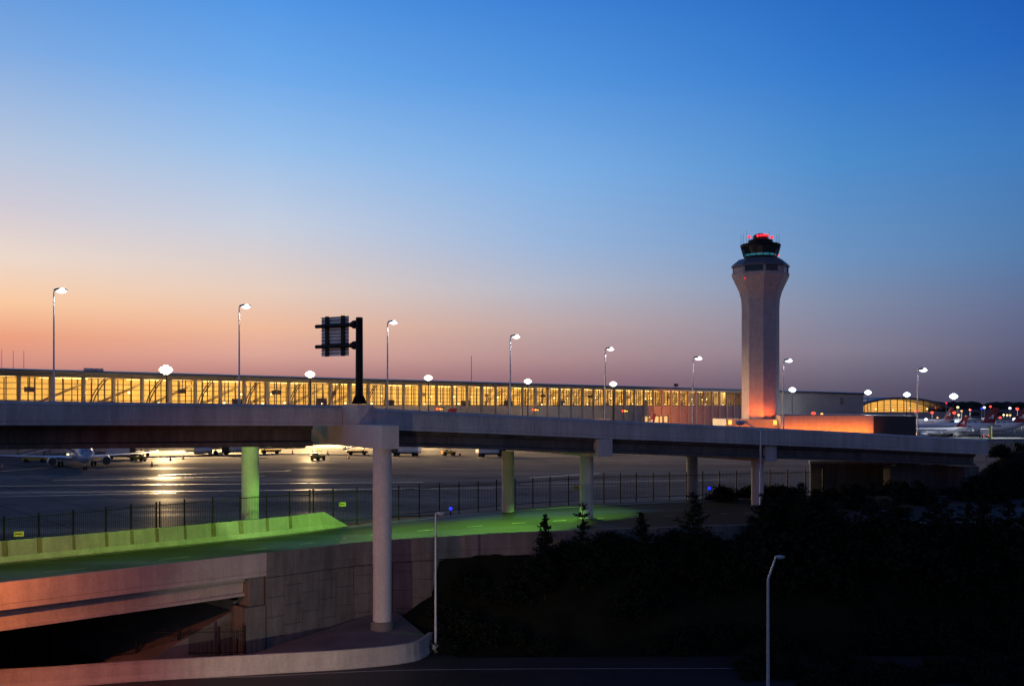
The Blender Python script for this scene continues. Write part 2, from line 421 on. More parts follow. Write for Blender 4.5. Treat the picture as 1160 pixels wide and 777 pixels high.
# painted lines and seal patches on the apron
def ground_strip(mb, pts, wd, z):
    for a, b in zip(pts, pts[1:]):
        a, b = Vector(a), Vector(b); d = (b-a).normalized(); nrm = Vector((-d.y, d.x, 0))*wd/2
        mb.add([(*(a-nrm).xy, z), (*(b-nrm).xy, z), (*(b+nrm).xy, z), (*(a+nrm).xy, z)], [(0, 1, 2, 3)])
mb = MB()
for y0, x0, x1, wd in ((548, -60, 480, 0.7), (541, 60, 300, 0.6), (535, 180, 330, 0.8), (555, 0, 560, 0.5), (531, 0, 60, 0.9), (545, 590, 820, 0.6), (538, 600, 680, 0.8), (552, 300, 700, 0.4), (560, -20, 200, 0.4)):
    a, b = from_px(x0, y0+3, 0), from_px(x1, y0-2, 0); ground_strip(mb, [a, b], wd, 0.004)
tag(mb.build('apron_marking', M['paint_y']), kind='structure')

# ramp road
mb = MB(); vs = []
for a, b in zip(nearR, farC):
    for k in range(7): vs.append(a.lerp(b, k/6) + Vector((0, 0, 0.0)))
mb.add(vs, [(i*7+k, (i+1)*7+k, (i+1)*7+k+1, i*7+k+1) for i in range(len(nearR)-1) for k in range(6)])
tag(mb.build('ramp_road', M['asphalt'], smooth=True), kind='structure')
mb = MB()
for f0, f1 in ((0.055, 0.068), (0.5, 0.509), (0.915, 0.928)):
    for i in range(len(nearR)-1):
        if f0 == 0.5 and i % 3: continue
        a0, a1 = nearR[i].lerp(farC[i], f0), nearR[i].lerp(farC[i], f1)
        b0, b1 = nearR[i+1].lerp(farC[i+1], f0), nearR[i+1].lerp(farC[i+1], f1)
        up = Vector((0, 0, 0.02)); mb.add([a0+up, b0+up, b1+up, a1+up], [(0, 1, 2, 3)])
tag(mb.build('ramp_road_marking', M['paint']), kind='structure')

# lower road
mb = MB()
back = [Vector((p.x, p.y-0.1, LOWZ)) for p in wallB] + [from_px(520, 744.5, LOWZ), from_px(700, 743.5, LOWZ), from_px(850, 743, LOWZ), from_px(1400, 742, LOWZ)]
back = [Vector((-80, back[0].y-7, LOWZ))] + back
front = [Vector((p.x, p.y-12.5, LOWZ)) for p in back]; n_ = len(back)
mb.add(front+back, [(i, i+1, n_+i+1, n_+i) for i in range(n_-1)])
tag(mb.build('lower_road', M['asphalt']), kind='structure')
mb = MB()
line = [from_px(a, b, LOWZ) for a, b in ((-60, 786), (180, 770), (300, 764.5+4), (430, 759.5), (560, 757.5), (700, 757), (860, 756.5), (1300, 756))]
line[2] = from_px(300, 765.5, LOWZ)
ground_strip(mb, catmull(line, 5), 0.16, LOWZ+0.006)
tag(mb.build('lower_road_marking', M['paint']), kind='structure')

# gore paving between panel wall and low wall
mb = MB()
gp = []
for px, yb in ((255, 0), (302, 0), (360, 0), (420, 0), (436, 0)):
    pass
g_back = [from_px(296, 738, -6.25), from_px(302, 734, -6.2), from_px(340, 722, -5.75), (from_px(380, 709, -5.3)), from_px(422, 694, -4.85), from_px(446, 690, -4.7)]
g_front = [from_px(270, 745, -5.6), from_px(300, 743, -5.55), from_px(350, 741, -5.5), from_px(410, 737, -5.5), from_px(462, 729, -5.5), from_px(486, 722.5, -5.5)]
nb = 6; rows = 5
vs = [a.lerp(b, k/rows) for k in range(rows+1) for a, b in zip(g_front, g_back)]
mb.add(vs, [(k*nb+i, k*nb+i+1, (k+1)*nb+i+1, (k+1)*nb+i) for k in range(rows) for i in range(nb-1)])
tag(mb.build('gore_pavement', M['conc_pave'], smooth=True), kind='structure')

# ------------------------------------------------------------------ sweep helper for barriers
def sweep(mb, line, prof, side):              # prof: (offset towards `side`, dz) closed ring; line: points; side +1 = left of travel
    Rg = []
    for i, p in enumerate(line):
        d = line[min(i+1, len(line)-1)] - line[max(i-1, 0)]; d.z = 0; d.normalize()
        nrm = Vector((-d.y, d.x, 0))*side
        Rg.append([p + nrm*o + Vector((0, 0, dz)) for o, dz in prof])
    mb.rings(Rg)
def seg(line, x0, x1): return [p for p in line if x0 <= p.x <= x1]
def dup_pts(line, n):
    return [line[i].lerp(line[i+1], k/n) for i in range(len(line)-1) for k in range(n)] + [line[-1]]

# ------------------------------------------------------------------ ramp bridge (left)
rb = thing('ramp_bridge', 'low concrete ramp bridge with orange lit edge, left of the panel wall', 'bridge', (abut.x, abut.y, -6.3), world=True)
bl = [p for p in nearC if p.x < abut.x-0.2] + [abut]
bl = [Vector(p) for p in bl]
EDGE = [(0, 0), (0.0, -1.35), (0.05, -1.38), (0.05, -1.42), (0, -1.45), (0, -1.72), (0.9, -1.72), (0.9, -0.95), (0.42, -0.9), (0.3, 0)]
mb = MB(); sweep(mb, bl, EDGE, 1); mb.build('parapet', M['conc_barrier'], rb)
mb = MB(); sweep(mb, [p - Vector((0, 0, 1.75)) for p in bl[:-1]] + [bl[-1] - ru*1.4 - Vector((0, 0, 1.75))], [(0.75, 0), (0.75, -0.3), (0.95, -0.4), (0.95, -1.1), (0.75, -1.2), (0.75, -1.4), (1.6, -1.4), (1.6, 0)], 1)
mb.build('edge_girder', M['conc_barrier'], rb)
mb = MB()
for off in (4.5, 8, 11.5):
    sweep(mb, [p - Vector((0, 0, 1.75)) for p in bl[:-1]], [(off, 0), (off, -1.4), (off+0.8, -1.4), (off+0.8, 0)], 1)
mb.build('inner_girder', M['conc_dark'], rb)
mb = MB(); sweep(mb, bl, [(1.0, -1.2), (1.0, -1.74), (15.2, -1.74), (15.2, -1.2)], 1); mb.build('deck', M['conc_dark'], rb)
# abutment: pilaster with two steps, seat wall under the girders
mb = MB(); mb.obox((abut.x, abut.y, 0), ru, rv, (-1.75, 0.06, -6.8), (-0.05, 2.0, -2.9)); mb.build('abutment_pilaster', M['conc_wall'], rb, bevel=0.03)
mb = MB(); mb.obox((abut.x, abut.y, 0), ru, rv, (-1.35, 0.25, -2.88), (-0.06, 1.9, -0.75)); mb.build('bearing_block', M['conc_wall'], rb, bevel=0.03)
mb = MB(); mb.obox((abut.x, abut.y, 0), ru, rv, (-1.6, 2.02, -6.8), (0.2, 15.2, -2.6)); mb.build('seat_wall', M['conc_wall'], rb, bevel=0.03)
mb = MB(); a, b_ = abut - ru*1.7 + rv*2.1, abut - ru*9.5 + rv*2.1
mb.add([(a.x, a.y, -3.4), (b_.x, b_.y, -6.5), (b_.x+rv.x*13, b_.y+rv.y*13, -6.5), (a.x+rv.x*13, a.y+rv.y*13, -3.4),
        (a.x, a.y, -6.8), (b_.x, b_.y, -6.8), (b_.x+rv.x*13, b_.y+rv.y*13, -6.8), (a.x+rv.x*13, a.y+rv.y*13, -6.8)],
       [(0, 1, 2, 3), (0, 4, 5, 1), (1, 5, 6, 2), (3, 2, 6, 7), (0, 3, 7, 4)])
mb.build('slope_paving', M['conc_pave'], rb)

# ------------------------------------------------------------------ panel wall under the ramp edge
pw = thing('panel_wall', 'tall retaining wall of staggered concrete panels with coping, carrying the green lit ramp', 'retaining wall', (abut.x, abut.y, -6), world=True)
wl = [abut] + [p for p in nearC if abut.x+0.3 < p.x < 79]
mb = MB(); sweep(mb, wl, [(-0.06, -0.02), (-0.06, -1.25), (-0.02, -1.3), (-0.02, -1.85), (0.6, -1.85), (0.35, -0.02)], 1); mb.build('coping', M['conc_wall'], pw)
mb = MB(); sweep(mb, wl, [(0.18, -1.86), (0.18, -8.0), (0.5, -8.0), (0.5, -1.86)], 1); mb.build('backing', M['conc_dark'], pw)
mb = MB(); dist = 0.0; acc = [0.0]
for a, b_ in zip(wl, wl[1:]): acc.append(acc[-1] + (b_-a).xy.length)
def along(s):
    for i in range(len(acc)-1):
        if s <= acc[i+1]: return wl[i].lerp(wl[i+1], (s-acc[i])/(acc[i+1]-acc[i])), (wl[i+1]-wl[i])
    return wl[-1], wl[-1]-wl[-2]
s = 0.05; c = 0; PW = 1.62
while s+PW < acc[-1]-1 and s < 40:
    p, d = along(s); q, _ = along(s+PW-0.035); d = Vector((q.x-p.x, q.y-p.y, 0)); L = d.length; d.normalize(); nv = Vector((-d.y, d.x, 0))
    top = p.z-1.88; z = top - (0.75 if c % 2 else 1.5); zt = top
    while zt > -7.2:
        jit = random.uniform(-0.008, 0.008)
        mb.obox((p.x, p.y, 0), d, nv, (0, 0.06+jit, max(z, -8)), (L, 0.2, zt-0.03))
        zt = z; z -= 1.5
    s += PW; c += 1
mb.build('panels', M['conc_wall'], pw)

# ------------------------------------------------------------------ far barrier of the ramp (green lit) and fences
fb_line = [p for p in farC if p.x < X(372, 100)]
endp = farC[[i for i, p in enumerate(farC) if p.x < X(372, 100)][-1]+2]
fbar = thing('ramp_barrier', 'yellow-green lit concrete barrier with brown bands along the far side of the ramp', 'barrier', (fb_line[len(fb_line)//2].x, fb_line[len(fb_line)//2].y, 0.2), world=True)
mb = MB(); Rg = []
ln = fb_line + [endp]
for i, p in enumerate(ln):
    d = ln[min(i+1, len(ln)-1)] - ln[max(i-1, 0)]; d.z = 0; d.normalize(); nv = Vector((-d.y, d.x, 0))
    hh = 1.6 if i < len(ln)-1 else 0.12
    Rg.append([p + nv*o + Vector((0, 0, dz)) for o, dz in ((-0.45, -0.3), (-0.45, min(0.09, hh)), (-0.2, min(0.45, hh*0.6)), (-0.08, hh), (0.18, hh), (0.25, -0.3))])
mb.rings(Rg); mb.build('barrier_body', M['conc_barrier'], fbar)

POSTS = [-38, 4.6, 44, 83, 120, 148.5, 177, 181, 209, 241, 272, 302, 328, 351, 355, 377.5, 404.6, 428, 451.7, 475, 498, 520, 541.7, 562.5, 583.5, 603.6, 623, 644, 664, 684, 702.7, 720.7, 739.8, 758, 777.6, 796, 815, 834, 853, 872, 892, 912, 932]
fl = [p + Vector((-0.55, 0.75, 0)) for p in farC]
def on_line(line, px):
    k = (px-580)/F
    for a, b_ in zip(line, line[1:]):
        fa, fb_ = a.x-k*a.y, b_.x-k*b_.y
        if fa <= 0 <= fb_ or fb_ <= 0 <= fa:
            return a.lerp(b_, fa/(fa-fb_))
    return None
fence = thing('picket_fence', 'long black security fence of pickets and posts between the ramp and the apron', 'fence', tuple(on_line(fl, 404.6)), world=True)
pp = [on_line(fl, px) for px in POSTS]
tops = [interp(px, [(0, 3.55), (272, 4.0), (451, 3.96), (575, 4.4), (684, 4.8), (815, 4.85), (932, 5.0)]) for px in POSTS]
for px, p, tz in zip(POSTS, pp, tops):
    mb = MB(); wd = 0.06
    mb.box((p.x-wd, p.y-wd, p.z-0.5), (p.x+wd, p.y+wd, tz)); mb.add([(p.x-wd-.02, p.y-wd-.02, tz), (p.x+wd+.02, p.y-wd-.02, tz), (p.x+wd+.02, p.y+wd+.02, tz), (p.x-wd-.02, p.y+wd+.02, tz), (p.x, p.y, tz+0.09)], [(0, 1, 4), (1, 2, 4), (2, 3, 4), (3, 0, 4), (3, 2, 1, 0)])
    mb.build('post', M['black_metal'], fence)
for (px0, a, t0), (px1, b_, t1) in zip(zip(POSTS, pp, tops), list(zip(POSTS, pp, tops))[1:]):
    if px1-px0 < 10: continue
    mb = MB(); z0 = a.z + (1.5 if px0 < 350 else 0.35); z1 = b_.z + (1.5 if px1 < 350 else 0.35)
    for f in (0.0, 0.87):
        pa_ = Vector((a.x, a.y, lerp(z0, t0, f))); pb_ = Vector((b_.x, b_.y, lerp(z1, t1, f))); mb.tube(pa_, pb_, 0.04, n=4)
    n = int((b_-a).length/0.16)
    for i in range(1, n):
        u = i/n; q = a.lerp(b_, u); mb.tube((q.x, q.y, lerp(z0, z1, u)-0.05), (q.x, q.y, lerp(t0, t1, u)-0.12), 0.016, n=4, cap=False)
    mb.build('picket_panel', M['black_metal'], fence)
for px, p in zip(POSTS, pp):
    if px < 345 and px not in (181, 355):
        q = on_line(fb_line, px) if on_line(fb_line, px) else None
        if q is None: continue
        d = df*-1; nv = Vector((-d.y, d.x, 0))
        mb = MB(); dw = random.uniform(0.1, 0.24)
        mb.add([q + d*x_ + nv*o + Vector((0, 0, z_)) for x_ in (-dw, dw) for o, z_ in ((-0.212, 0.46), (-0.094, 1.604), (-0.05, 1.604), (-0.15, 0.46))],
               [(0, 1, 2, 3), (7, 6, 5, 4), (0, 4, 5, 1), (1, 5, 6, 2), (3, 2, 6, 7), (0, 3, 7, 4)])
        mb.build('post_band', M['brown_band'], fbar)  # thin browner bands laid on the barrier face below the fence posts
# yellow plates hung on the fence
for px, py, lab in ((22, 604.5, 'small yellow warning plate low on the fence above the green barrier'), (388, 571, 'small yellow plate on the fence just left of the tall front column'), (653, 552, 'small dim yellow plate on the fence beside the green lit middle column')):
    p = on_line(fl, px); z = Zpx(py, p.y)
    o = thing('warning_plate', lab, 'sign', (p.x, p.y-0.1, z), rz=R(25))
    mb = MB(); mb.box((-0.36, -0.02, -0.2), (0.36, 0.02, 0.2)); mb.build('plate', M['sign_yellow'], o, bevel=0.02)
    mb = MB(); mb.box((-0.22, -0.028, -0.03), (0.22, -0.022, 0.04)); mb.build('dark_band', M['black_metal'], o)

# near fence behind the low wall
nf_px = [(-70, 747), (14, 745), (62, 744.5), (110, 744), (155, 743.5), (203, 743), (248, 742.5), (277, 742)]
nfp = [from_px(a, b, -6.2) for a, b in nf_px]
nfence = thing('roadside_fence', 'black picket fence behind the low orange wall, under the ramp bridge', 'fence', tuple(nfp[4]), world=True)
for p in nfp:
    mb = MB(); mb.box((p.x-.08, p.y-.08, p.z-0.4), (p.x+.08, p.y+.08, p.z+2.15)); mb.build('post', M['black_metal'], nfence)
for a, b_ in zip(nfp, nfp[1:]):
    mb = MB()
    for f in (0.25, 1.75): mb.tube(a + Vector((0, 0, f)), b_ + Vector((0, 0, f)), 0.035, n=4)
    n = int((b_-a).length/0.14)
    for i in range(1, n):
        q = a.lerp(b_, i/n); mb.tube(q + Vector((0, 0, 0.1)), q + Vector((0, 0, 2.05)), 0.016, n=4, cap=False)
    mb.build('picket_panel', M['black_metal'], nfence)

# low curved wall
lw = thing('low_wall', 'low curved concrete wall with pink and orange light along the lower road', 'wall', tuple(wallB[len(wallB)//2]), world=True)
mb = MB(); sweep(mb, wallB, [(0, -0.2), (0, 0.1), (0.12, 0.4), (0.18, 1.22), (0.4, 1.22), (0.5, -0.2)], 1); mb.build('wall_body', M['conc_barrier'], lw)
mb = MB(); sweep(mb, wallB, [(0.14, 1.222), (0.14, 1.32), (0.44, 1.32), (0.44, 1.222)], 1); mb.build('wall_cap', M['conc_barrier'], lw)

# ------------------------------------------------------------------ flyover
A = Vector((-11.2, 85.6, 0)); B = Vector((54.5, 121, 0)); fu = (B-A).normalized(); fn = Vector((-fu.y, fu.x, 0))
LB = Vector((-14.1, 88.0, 0)); LA = Vector((-35.1, 72.6, 0)); lu = (LB-LA).normalized(); ln_ = Vector((-lu.y, lu.x, 0))
def right_pt(px):
    k = (px-580)/F; t_ = (k*A.y-A.x)/(fu.x-k*fu.y); return A + fu*t_, t_
rt = []
for px, y in ((424, 462.5), (550, 468.5), (690, 475.7), (830, 482.6), (990, 490.6), (1120, 498)):
    p, t_ = right_pt(px); rt.append((t_, Zpx(y, p.y)))
def ztop_r(t_): return interp(t_, rt) if t_ < rt[-1][0] else rt[-1][1]
Lb_len = (LB-LA).length
def ztop_l(t_): return lerp(12.39, 12.07, t_/Lb_len)     # t from LA
fo = thing('flyover', 'long concrete flyover bridge crossing the whole picture on round columns', 'bridge', (-10, 82, -4.3), world=True)
BAR = [(0.26, 0), (0.0, -0.24), (0.05, -0.29), (0.05, -0.34), (0, -0.37), (0, -1.38), (0.04, -1.4), (0.04, -1.44), (0, -1.47), (0, -1.7), (1.3, -1.7), (1.3, -1.25), (0.6, -1.1), (0.5, 0)]
def rline(t0, t1, n=14): return [A + fu*lerp(t0, t1, i/n) + Vector((0, 0, ztop_r(lerp(t0, t1, i/n)))) for i in range(n+1)]
def lline(t0, t1, n=8): return [LA + lu*lerp(t0, t1, i/n) + Vector((0, 0, ztop_l(lerp(t0, t1, i/n)))) for i in range(n+1)]
t424 = rt[0][0]; tEnd = rt[-1][0]
rl = rline(t424, tEnd, 20); ll = lline(-45, Lb_len, 10)
WR, WL = 18.0, 22.0
def segs(line, n, name, prof, mat, side, gap=0.012):
    m_ = len(line)-1; step = m_//n
    for i in range(0, m_, step):
        s_ = [p.copy() for p in line[i:i+step+1]]
        d = (s_[-1]-s_[0]).normalized()*gap; s_[0] += d; s_[-1] -= d
        mb = MB(); sweep(mb, s_, prof, side); mb.build(name, mat, fo)
segs(rl, 5, 'parapet', BAR, M['conc'], 1)
segs(ll, 5, 'parapet', BAR, M['conc'], 1)
FAR = [(0, 0), (0, -1.7), (-1.3, -1.7), (-1.3, -1.25), (-0.5, -1.1), (-0.28, 0)]
mb = MB(); sweep(mb, [p + fn*WR for p in rl], FAR, 1); mb.build('parapet', M['conc'], fo)
mb = MB(); sweep(mb, [p + ln_*WL for p in ll], FAR, 1); mb.build('parapet', M['conc'], fo)
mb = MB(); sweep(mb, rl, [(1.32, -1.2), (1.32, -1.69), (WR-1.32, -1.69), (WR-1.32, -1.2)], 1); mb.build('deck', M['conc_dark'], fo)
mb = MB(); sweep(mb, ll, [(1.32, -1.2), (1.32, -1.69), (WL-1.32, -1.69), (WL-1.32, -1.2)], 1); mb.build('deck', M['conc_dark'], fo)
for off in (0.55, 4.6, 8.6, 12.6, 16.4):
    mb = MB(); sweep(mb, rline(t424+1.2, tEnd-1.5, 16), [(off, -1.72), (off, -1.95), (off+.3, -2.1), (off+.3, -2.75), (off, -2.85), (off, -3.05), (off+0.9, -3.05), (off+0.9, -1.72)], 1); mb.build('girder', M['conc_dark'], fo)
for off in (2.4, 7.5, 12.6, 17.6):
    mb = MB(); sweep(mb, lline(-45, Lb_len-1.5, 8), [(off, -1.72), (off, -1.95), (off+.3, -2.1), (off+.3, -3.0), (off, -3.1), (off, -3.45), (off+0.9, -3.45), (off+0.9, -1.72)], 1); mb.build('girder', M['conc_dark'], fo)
# big cap at the joint, with sign pedestal
cc = Vector((-9.9, 80.3, 0))
mb = MB(); zc0, zc1 = Zpx(508.5, 81), Zpx(481.5, 81.5)
mb.obox(cc, fu, fn, (0, 0, zc0), (1.45, 25, zc1)); mb.build('pier_cap', M['conc_light'], fo, bevel=0.04)
ped0 = 5.34
mb = MB(); mb.obox(cc, fu, fn, (0, ped0, zc1+0.003), (1.45, ped0+4.0, Zpx(458, 86))); mb.build('sign_pedestal', M['conc'], fo, bevel=0.03)
def col(px, Z, dia, zb, zt):
    mb = MB(); mb.lathe((X(px, Z), Z, 0), [(dia/2, zb), (dia/2, zt)], 40); return mb.build('column', M['conc_light'], fo, smooth=True)
col(433, 82, 1.45, -5.2, zc0-0.003)
mb = MB(); mb.lathe((X(433, 82), 82, 0), [(0.9, -5.3), (0.9, -4.6)], 32); mb.build('footing', M['conc_pave'], fo, smooth=True)
# other bents
def bent(t_, cols, p0, p1):
    zt = ztop_r(t_)
    mb = MB(); mb.obox(A + fu*t_, fu, fn, (-0.75, p0, zt-3.35), (0.75, p1, zt-1.73)); mb.build('pier_cap', M['conc'], fo, bevel=0.04)
    for px, Z, dia, zb in cols: col(px, Z, dia, zb, zt-3.3)
_, t686 = right_pt(686)
bent(t686, [(664.5, 100, 1.27, 0.5), (575.5, 107, 1.25, 0.3)], -0.02, 17)
bent(42.5, [(858, 108, 1.25, 0.5), (784, 117.6, 1.22, 0.5)], 0.5, 17)
pL = Vector((X(283.5, 99), 99, 0))
col(283.5, 99, 1.6, -1, 8.75)
tl = (pL-LA).dot(lu)
mb = MB(); mb.obox(LA + lu*tl, lu, ln_, (-0.9, 5, ztop_l(tl)-3.7), (0.9, WL-3, ztop_l(tl)-3.46)); mb.build('pier_cap', M['conc_dark'], fo)
# right abutment
p1065, t1065 = right_pt(1066); p1108, t1108 = right_pt(1112)
mb = MB(); mb.obox(A + fu*(t1108-0.5), fu, fn, (-1.2, 0.9, -1), (1.2, 17.2, ztop_r(t1108)-3.1)); mb.build('abutment', M['conc_wall'], fo, bevel=0.04)
mb = MB(); mb.obox(A + fu*(t1065-2), fu, fn, (-0.4, 5.0, -1), (t1108-t1065+1.0, 6.0, ztop_r(t1065)-3.4)); mb.build('wing_wall', M['conc_wall'], fo, bevel=0.03)
# under-deck lights (green)
GREEN = (0.34, 1.0, 0.08); GREEN_YELLOW = (0.44, 1.0, 0.07)
def under_light(p, zdeck, power, aim, ang=150, col_=(0.34, 1.0, 0.08)):
    mb = MB(); mb.box((p.x-.35, p.y-.2, zdeck-0.28), (p.x+.35, p.y+.2, zdeck)); mb.box((p.x-.03, p.y-.03, zdeck), (p.x+.03, p.y+.03, zdeck+1.4)); f = mb.build('under_deck_light', M['black_metal'], fo)
    mb = MB(); mb.box((p.x-.28, p.y-.15, zdeck-0.32), (p.x+.28, p.y+.15, zdeck-0.285)); mb.build('lens', M['green_lens'], f)
    lamp('under_deck_lamp', 'SPOT', (p.x, p.y, zdeck-0.45), power, col_, f, 0.12, aim, ang, blend=0.35)
for t_, off, pw_ in ((-24, 4.1, 1050), (-13, 4.1, 1050), (-3, 4.1, 1150), (7, 4.1, 1250), (16, 4.4, 1550), (19, 6.0, 1900)):
    p = LA + lu*t_ + ln_*off; under_light(p, ztop_l(t_)-3.05, pw_, (p.x-0.9, p.y+1.1, 0) if off < 6 else (pL.x, pL.y, 4.6), 104 if off < 6 else 84, GREEN_YELLOW if off < 6 else (0.52, 1.0, 0.26))
for t_, off, pw_ in ((4, 6.8, 5200), (9.5, 3.7, 6800), (16, 3.7, 6400), (24, 6.2, 3400)):
    p = A + fu*t_ + fn*off; under_light(p, ztop_r(t_)-2.68, pw_, (p.x-(3.6 if t_ < 8 else 0.5), p.y+(2.6 if t_ < 8 else 0.9), 0), 110 if t_ < 8 else 102)

# ------------------------------------------------------------------ overhead sign seen from behind
pb = Vector((X(407, 86.6), 86.6, Zpx(457.5, 86.6)))
sg = thing('overhead_sign', 'road sign seen from behind, slatted grey panel on two dark arms of a black post', 'sign', tuple(pb), world=True)
zt = Zpx(359.5, 86.6)
mb = MB(); mb.lathe(pb, [(0.62, 0.0), (0.62, 0.06), (0.32, 0.10), (0.29, zt-pb.z-0.05), (0.25, zt-pb.z)], 20); mb.build('post', M['black_metal'], sg, smooth=True)
mb = MB()
for k in range(8):
    a = k*math.pi/4; d = Vector((math.cos(a), math.sin(a), 0)); q = Vector((-d.y, d.x, 0))*0.03
    b0 = pb + Vector((0, 0, 0.06))
    mb.add([b0+d*0.28-q, b0+d*0.62-q, b0+d*0.3+Vector((0, 0, 0.75))-q, b0+d*0.28+q, b0+d*0.62+q, b0+d*0.3+Vector((0, 0, 0.75))+q], [(0, 1, 2), (5, 4, 3), (0, 3, 4, 1), (1, 4, 5, 2), (2, 5, 3, 0)])
mb.build('base_gusset', M['black_metal'], sg)
ad = Vector((-0.83, 0.55, 0)).normalized(); an = Vector((-ad.y, ad.x, 0))        # arm direction; an points to the eye or away
if an.y > 0: an = -an
def arm_at(px, py):
    k = (px-580)/F; t_ = (k*pb.y-pb.x)/(ad.x-k*ad.y); q = pb + ad*t_; return q, Zpx(py, q.y), t_
zs = []
for pyr, pyl in ((367.5, 370.0), (391.0, 393.0)):
    q0, z0, _ = arm_at(404, pyr); q1, z1, tA = arm_at(358, pyl); z0 = z1 = (z0+z1)/2; zs.append(z0)
    mb = MB(); mb.tube((q0.x, q0.y, z0), (q1.x, q1.y, z1), 0.17, 0.155, 14); mb.build('arm', M['black_metal'], sg, smooth=True)
    mb = MB(); mb.tube((pb+ad*0.25).to_tuple()[:2]+(z0,), (pb+ad*0.62).to_tuple()[:2]+(z0,), 0.34, 0.34, 14); mb.tube((pb+ad*0.62).to_tuple()[:2]+(z0,), (pb+ad*0.95).to_tuple()[:2]+(z0,), 0.3, 0.19, 14); mb.build('arm_flange', M['black_metal'], sg, smooth=True)
qL, zb_, tL = arm_at(361.5, 403.5); qR, _, tR = arm_at(392, 403); zt_ = Zpx(359.5, qL.y)
zt_ = Zpx(358.5, (qL.y+qR.y)/2); zb_ = Zpx(403.2, (qL.y+qR.y)/2)
mb = MB(); NS = 12; hs = (zt_-zb_)/NS
for k in range(NS):
    mb.obox((pb.x, pb.y, 0), ad, -an, (tR, 0.30, zb_+k*hs), (tL, 0.335, zb_+(k+1)*hs-0.035))
mb.obox((pb.x, pb.y, 0), ad, -an, (tR, 0.336, zb_), (tL, 0.35, zt_)); mb.build('panel', M['alu'], sg)
mb = MB()
for k in range(NS): mb.obox((pb.x, pb.y, 0), ad, -an, (tR-0.03, 0.235, zb_+(k+1)*hs-0.075), (tL+0.03, 0.298, zb_+(k+1)*hs-0.03))
mb.build('stiffener', M['instruct'], sg)
for px in (368.5, 386.5):
    _, _, tq = arm_at(px, 380)
    mb = MB(); mb.obox((pb.x, pb.y, 0), ad, -an, (tq-0.2, 0.172, zb_-0.03), (tq+0.2, 0.234, zt_+0.05)); mb.build('bracket', M['black_metal'], sg)

# ------------------------------------------------------------------ street lamps
def street_lamp(name, label, base, top_z, head_dx, lens, group, arm_rise=0.25, head=1.0, pr=0.085, mat='galv', light=0, azim=0.0, drop=0.0, light_col=(0.9, 0.95, 1), aim=(0, 0, -10), straight=False):
    o = thing(name, label, 'street lamp', tuple(base), rz=azim, group=group)
    H_ = top_z-base.z
    mb = MB(); mb.tube((0, 0, 0), (0, 0, 0.45), pr*2.2, pr*2.0, 14); mb.build('base_cover', M[mat], o, smooth=True)
    mb = MB(); mb.tube((0, 0, 0.4), (0, 0, H_-arm_rise), pr*1.25, pr*0.75, 14); mb.build('pole', M[mat], o, smooth=True)
    sgn = 1 if head_dx > 0 else -1
    n = 7; L = abs(head_dx)
    pts = [(sgn*L*(k/n), 0, H_-arm_rise+(arm_rise-drop)*math.sin(k/n*math.pi/2)) for k in range(n+1)]
    if straight: pts = [(sgn*L*(k/n), 0, H_-arm_rise-0.03+arm_rise*k/n) for k in range(n+1)]
    mb = MB(); mb.path(pts, [pr*0.7*(1-0.25*k/n) for k in range(n+1)], 10); mb.build('arm', M[mat], o, smooth=True)
    hx, hz = pts[-1][0], pts[-1][2]
    mb = MB(); prof = []
    for k in range(9):
        u = k/8; wdt = head*0.22*math.sin(math.pi*min(1, 0.12+u*0.8))**0.7; ht = head*0.17*math.sin(math.pi*min(1, 0.12+u*0.8))**0.8
        prof.append([Vector((hx+sgn*(u*0.95*head-0.08*head), wdt*math.cos(a), hz+ (ht*math.sin(a) if math.sin(a) > 0 else 0.25*ht*math.sin(a)))) for a in [2*math.pi*i/14 for i in range(14)]])
    mb.rings(prof); hd = mb.build('lamp_head', M['blue_hood'] if lens != 'lamp_off' else M[mat], o, smooth=True)
    mb = MB(); mb.ellipsoid((hx+sgn*0.46*head, 0, hz-0.035*head), 0.38*head, 0.24*head, 0.2*head, 16, 8); mb.build('lens', M[lens], hd, smooth=True)  # lens sized for lit lamps with the surrounding glow built into its shape
    if light: lamp('street_light', 'SPOT', (hx+sgn*0.46*head, 0, hz-0.3*head), light, light_col, o, 0.15, (hx+sgn*0.46*head+aim[0], aim[1], hz+aim[2]), 150 if lens != 'sodium' else 122)
    return o
farR_line = [p + fn*(WR-0.15) for p in rline(-25, tEnd+14, 28)]
farL_line = [p + ln_*(WL-0.15) for p in ll]
LAMPS = [(61, 330, 'tallest and leftmost lit street lamp on the flyover, standing against the orange sky', 'lamp_warm', 1.25),
         (271, 348, 'lit street lamp on the flyover left of the overhead sign', 'lamp_white', 1.1),
         (439, 366, 'lit street lamp on the flyover just right of the black sign post', 'lamp_white', 1.05),
         (578, 382, 'lit street lamp on the flyover with pale pole left of the middle column cap', 'lamp_warm', 1.1),
         (685.5, 396, 'lit street lamp on the flyover with a floodlight behind its pole', 'lamp_warm', 1.05),
         (785, 406.5, 'lit street lamp on the flyover nearest the tower on its left', 'lamp_warm', 1.15),
         (887.5, 409, 'lit blue-white street lamp on the flyover just right of the tower', 'lamp_white', 1.2),
         (1039.5, 419.5, 'rightmost lit blue-white street lamp, before the arched hall', 'lamp_white', 1.4)]
for px, py, lab, lens, hd in LAMPS:
    p = on_line(farL_line, px) if px < 200 else on_line(farR_line, px)
    base = Vector((p.x, p.y, p.z-0.15)); street_lamp('street_lamp', lab, base, Zpx(py, p.y)+0.1, 0.12, lens, 'lit street lamps along the flyover', 0.12, hd, 0.075, light=350)
OFFG = 'unlit street lamps by the ramps'
b = from_px(493.5, 738, -6.5)
lamp_a = street_lamp('street_lamp', 'unlit slim street lamp standing at the end of the low curved wall', b, Zpx(582, b.y)+0.05, 0.05, 'lamp_off', OFFG, 0.1, 0.75, 0.085)
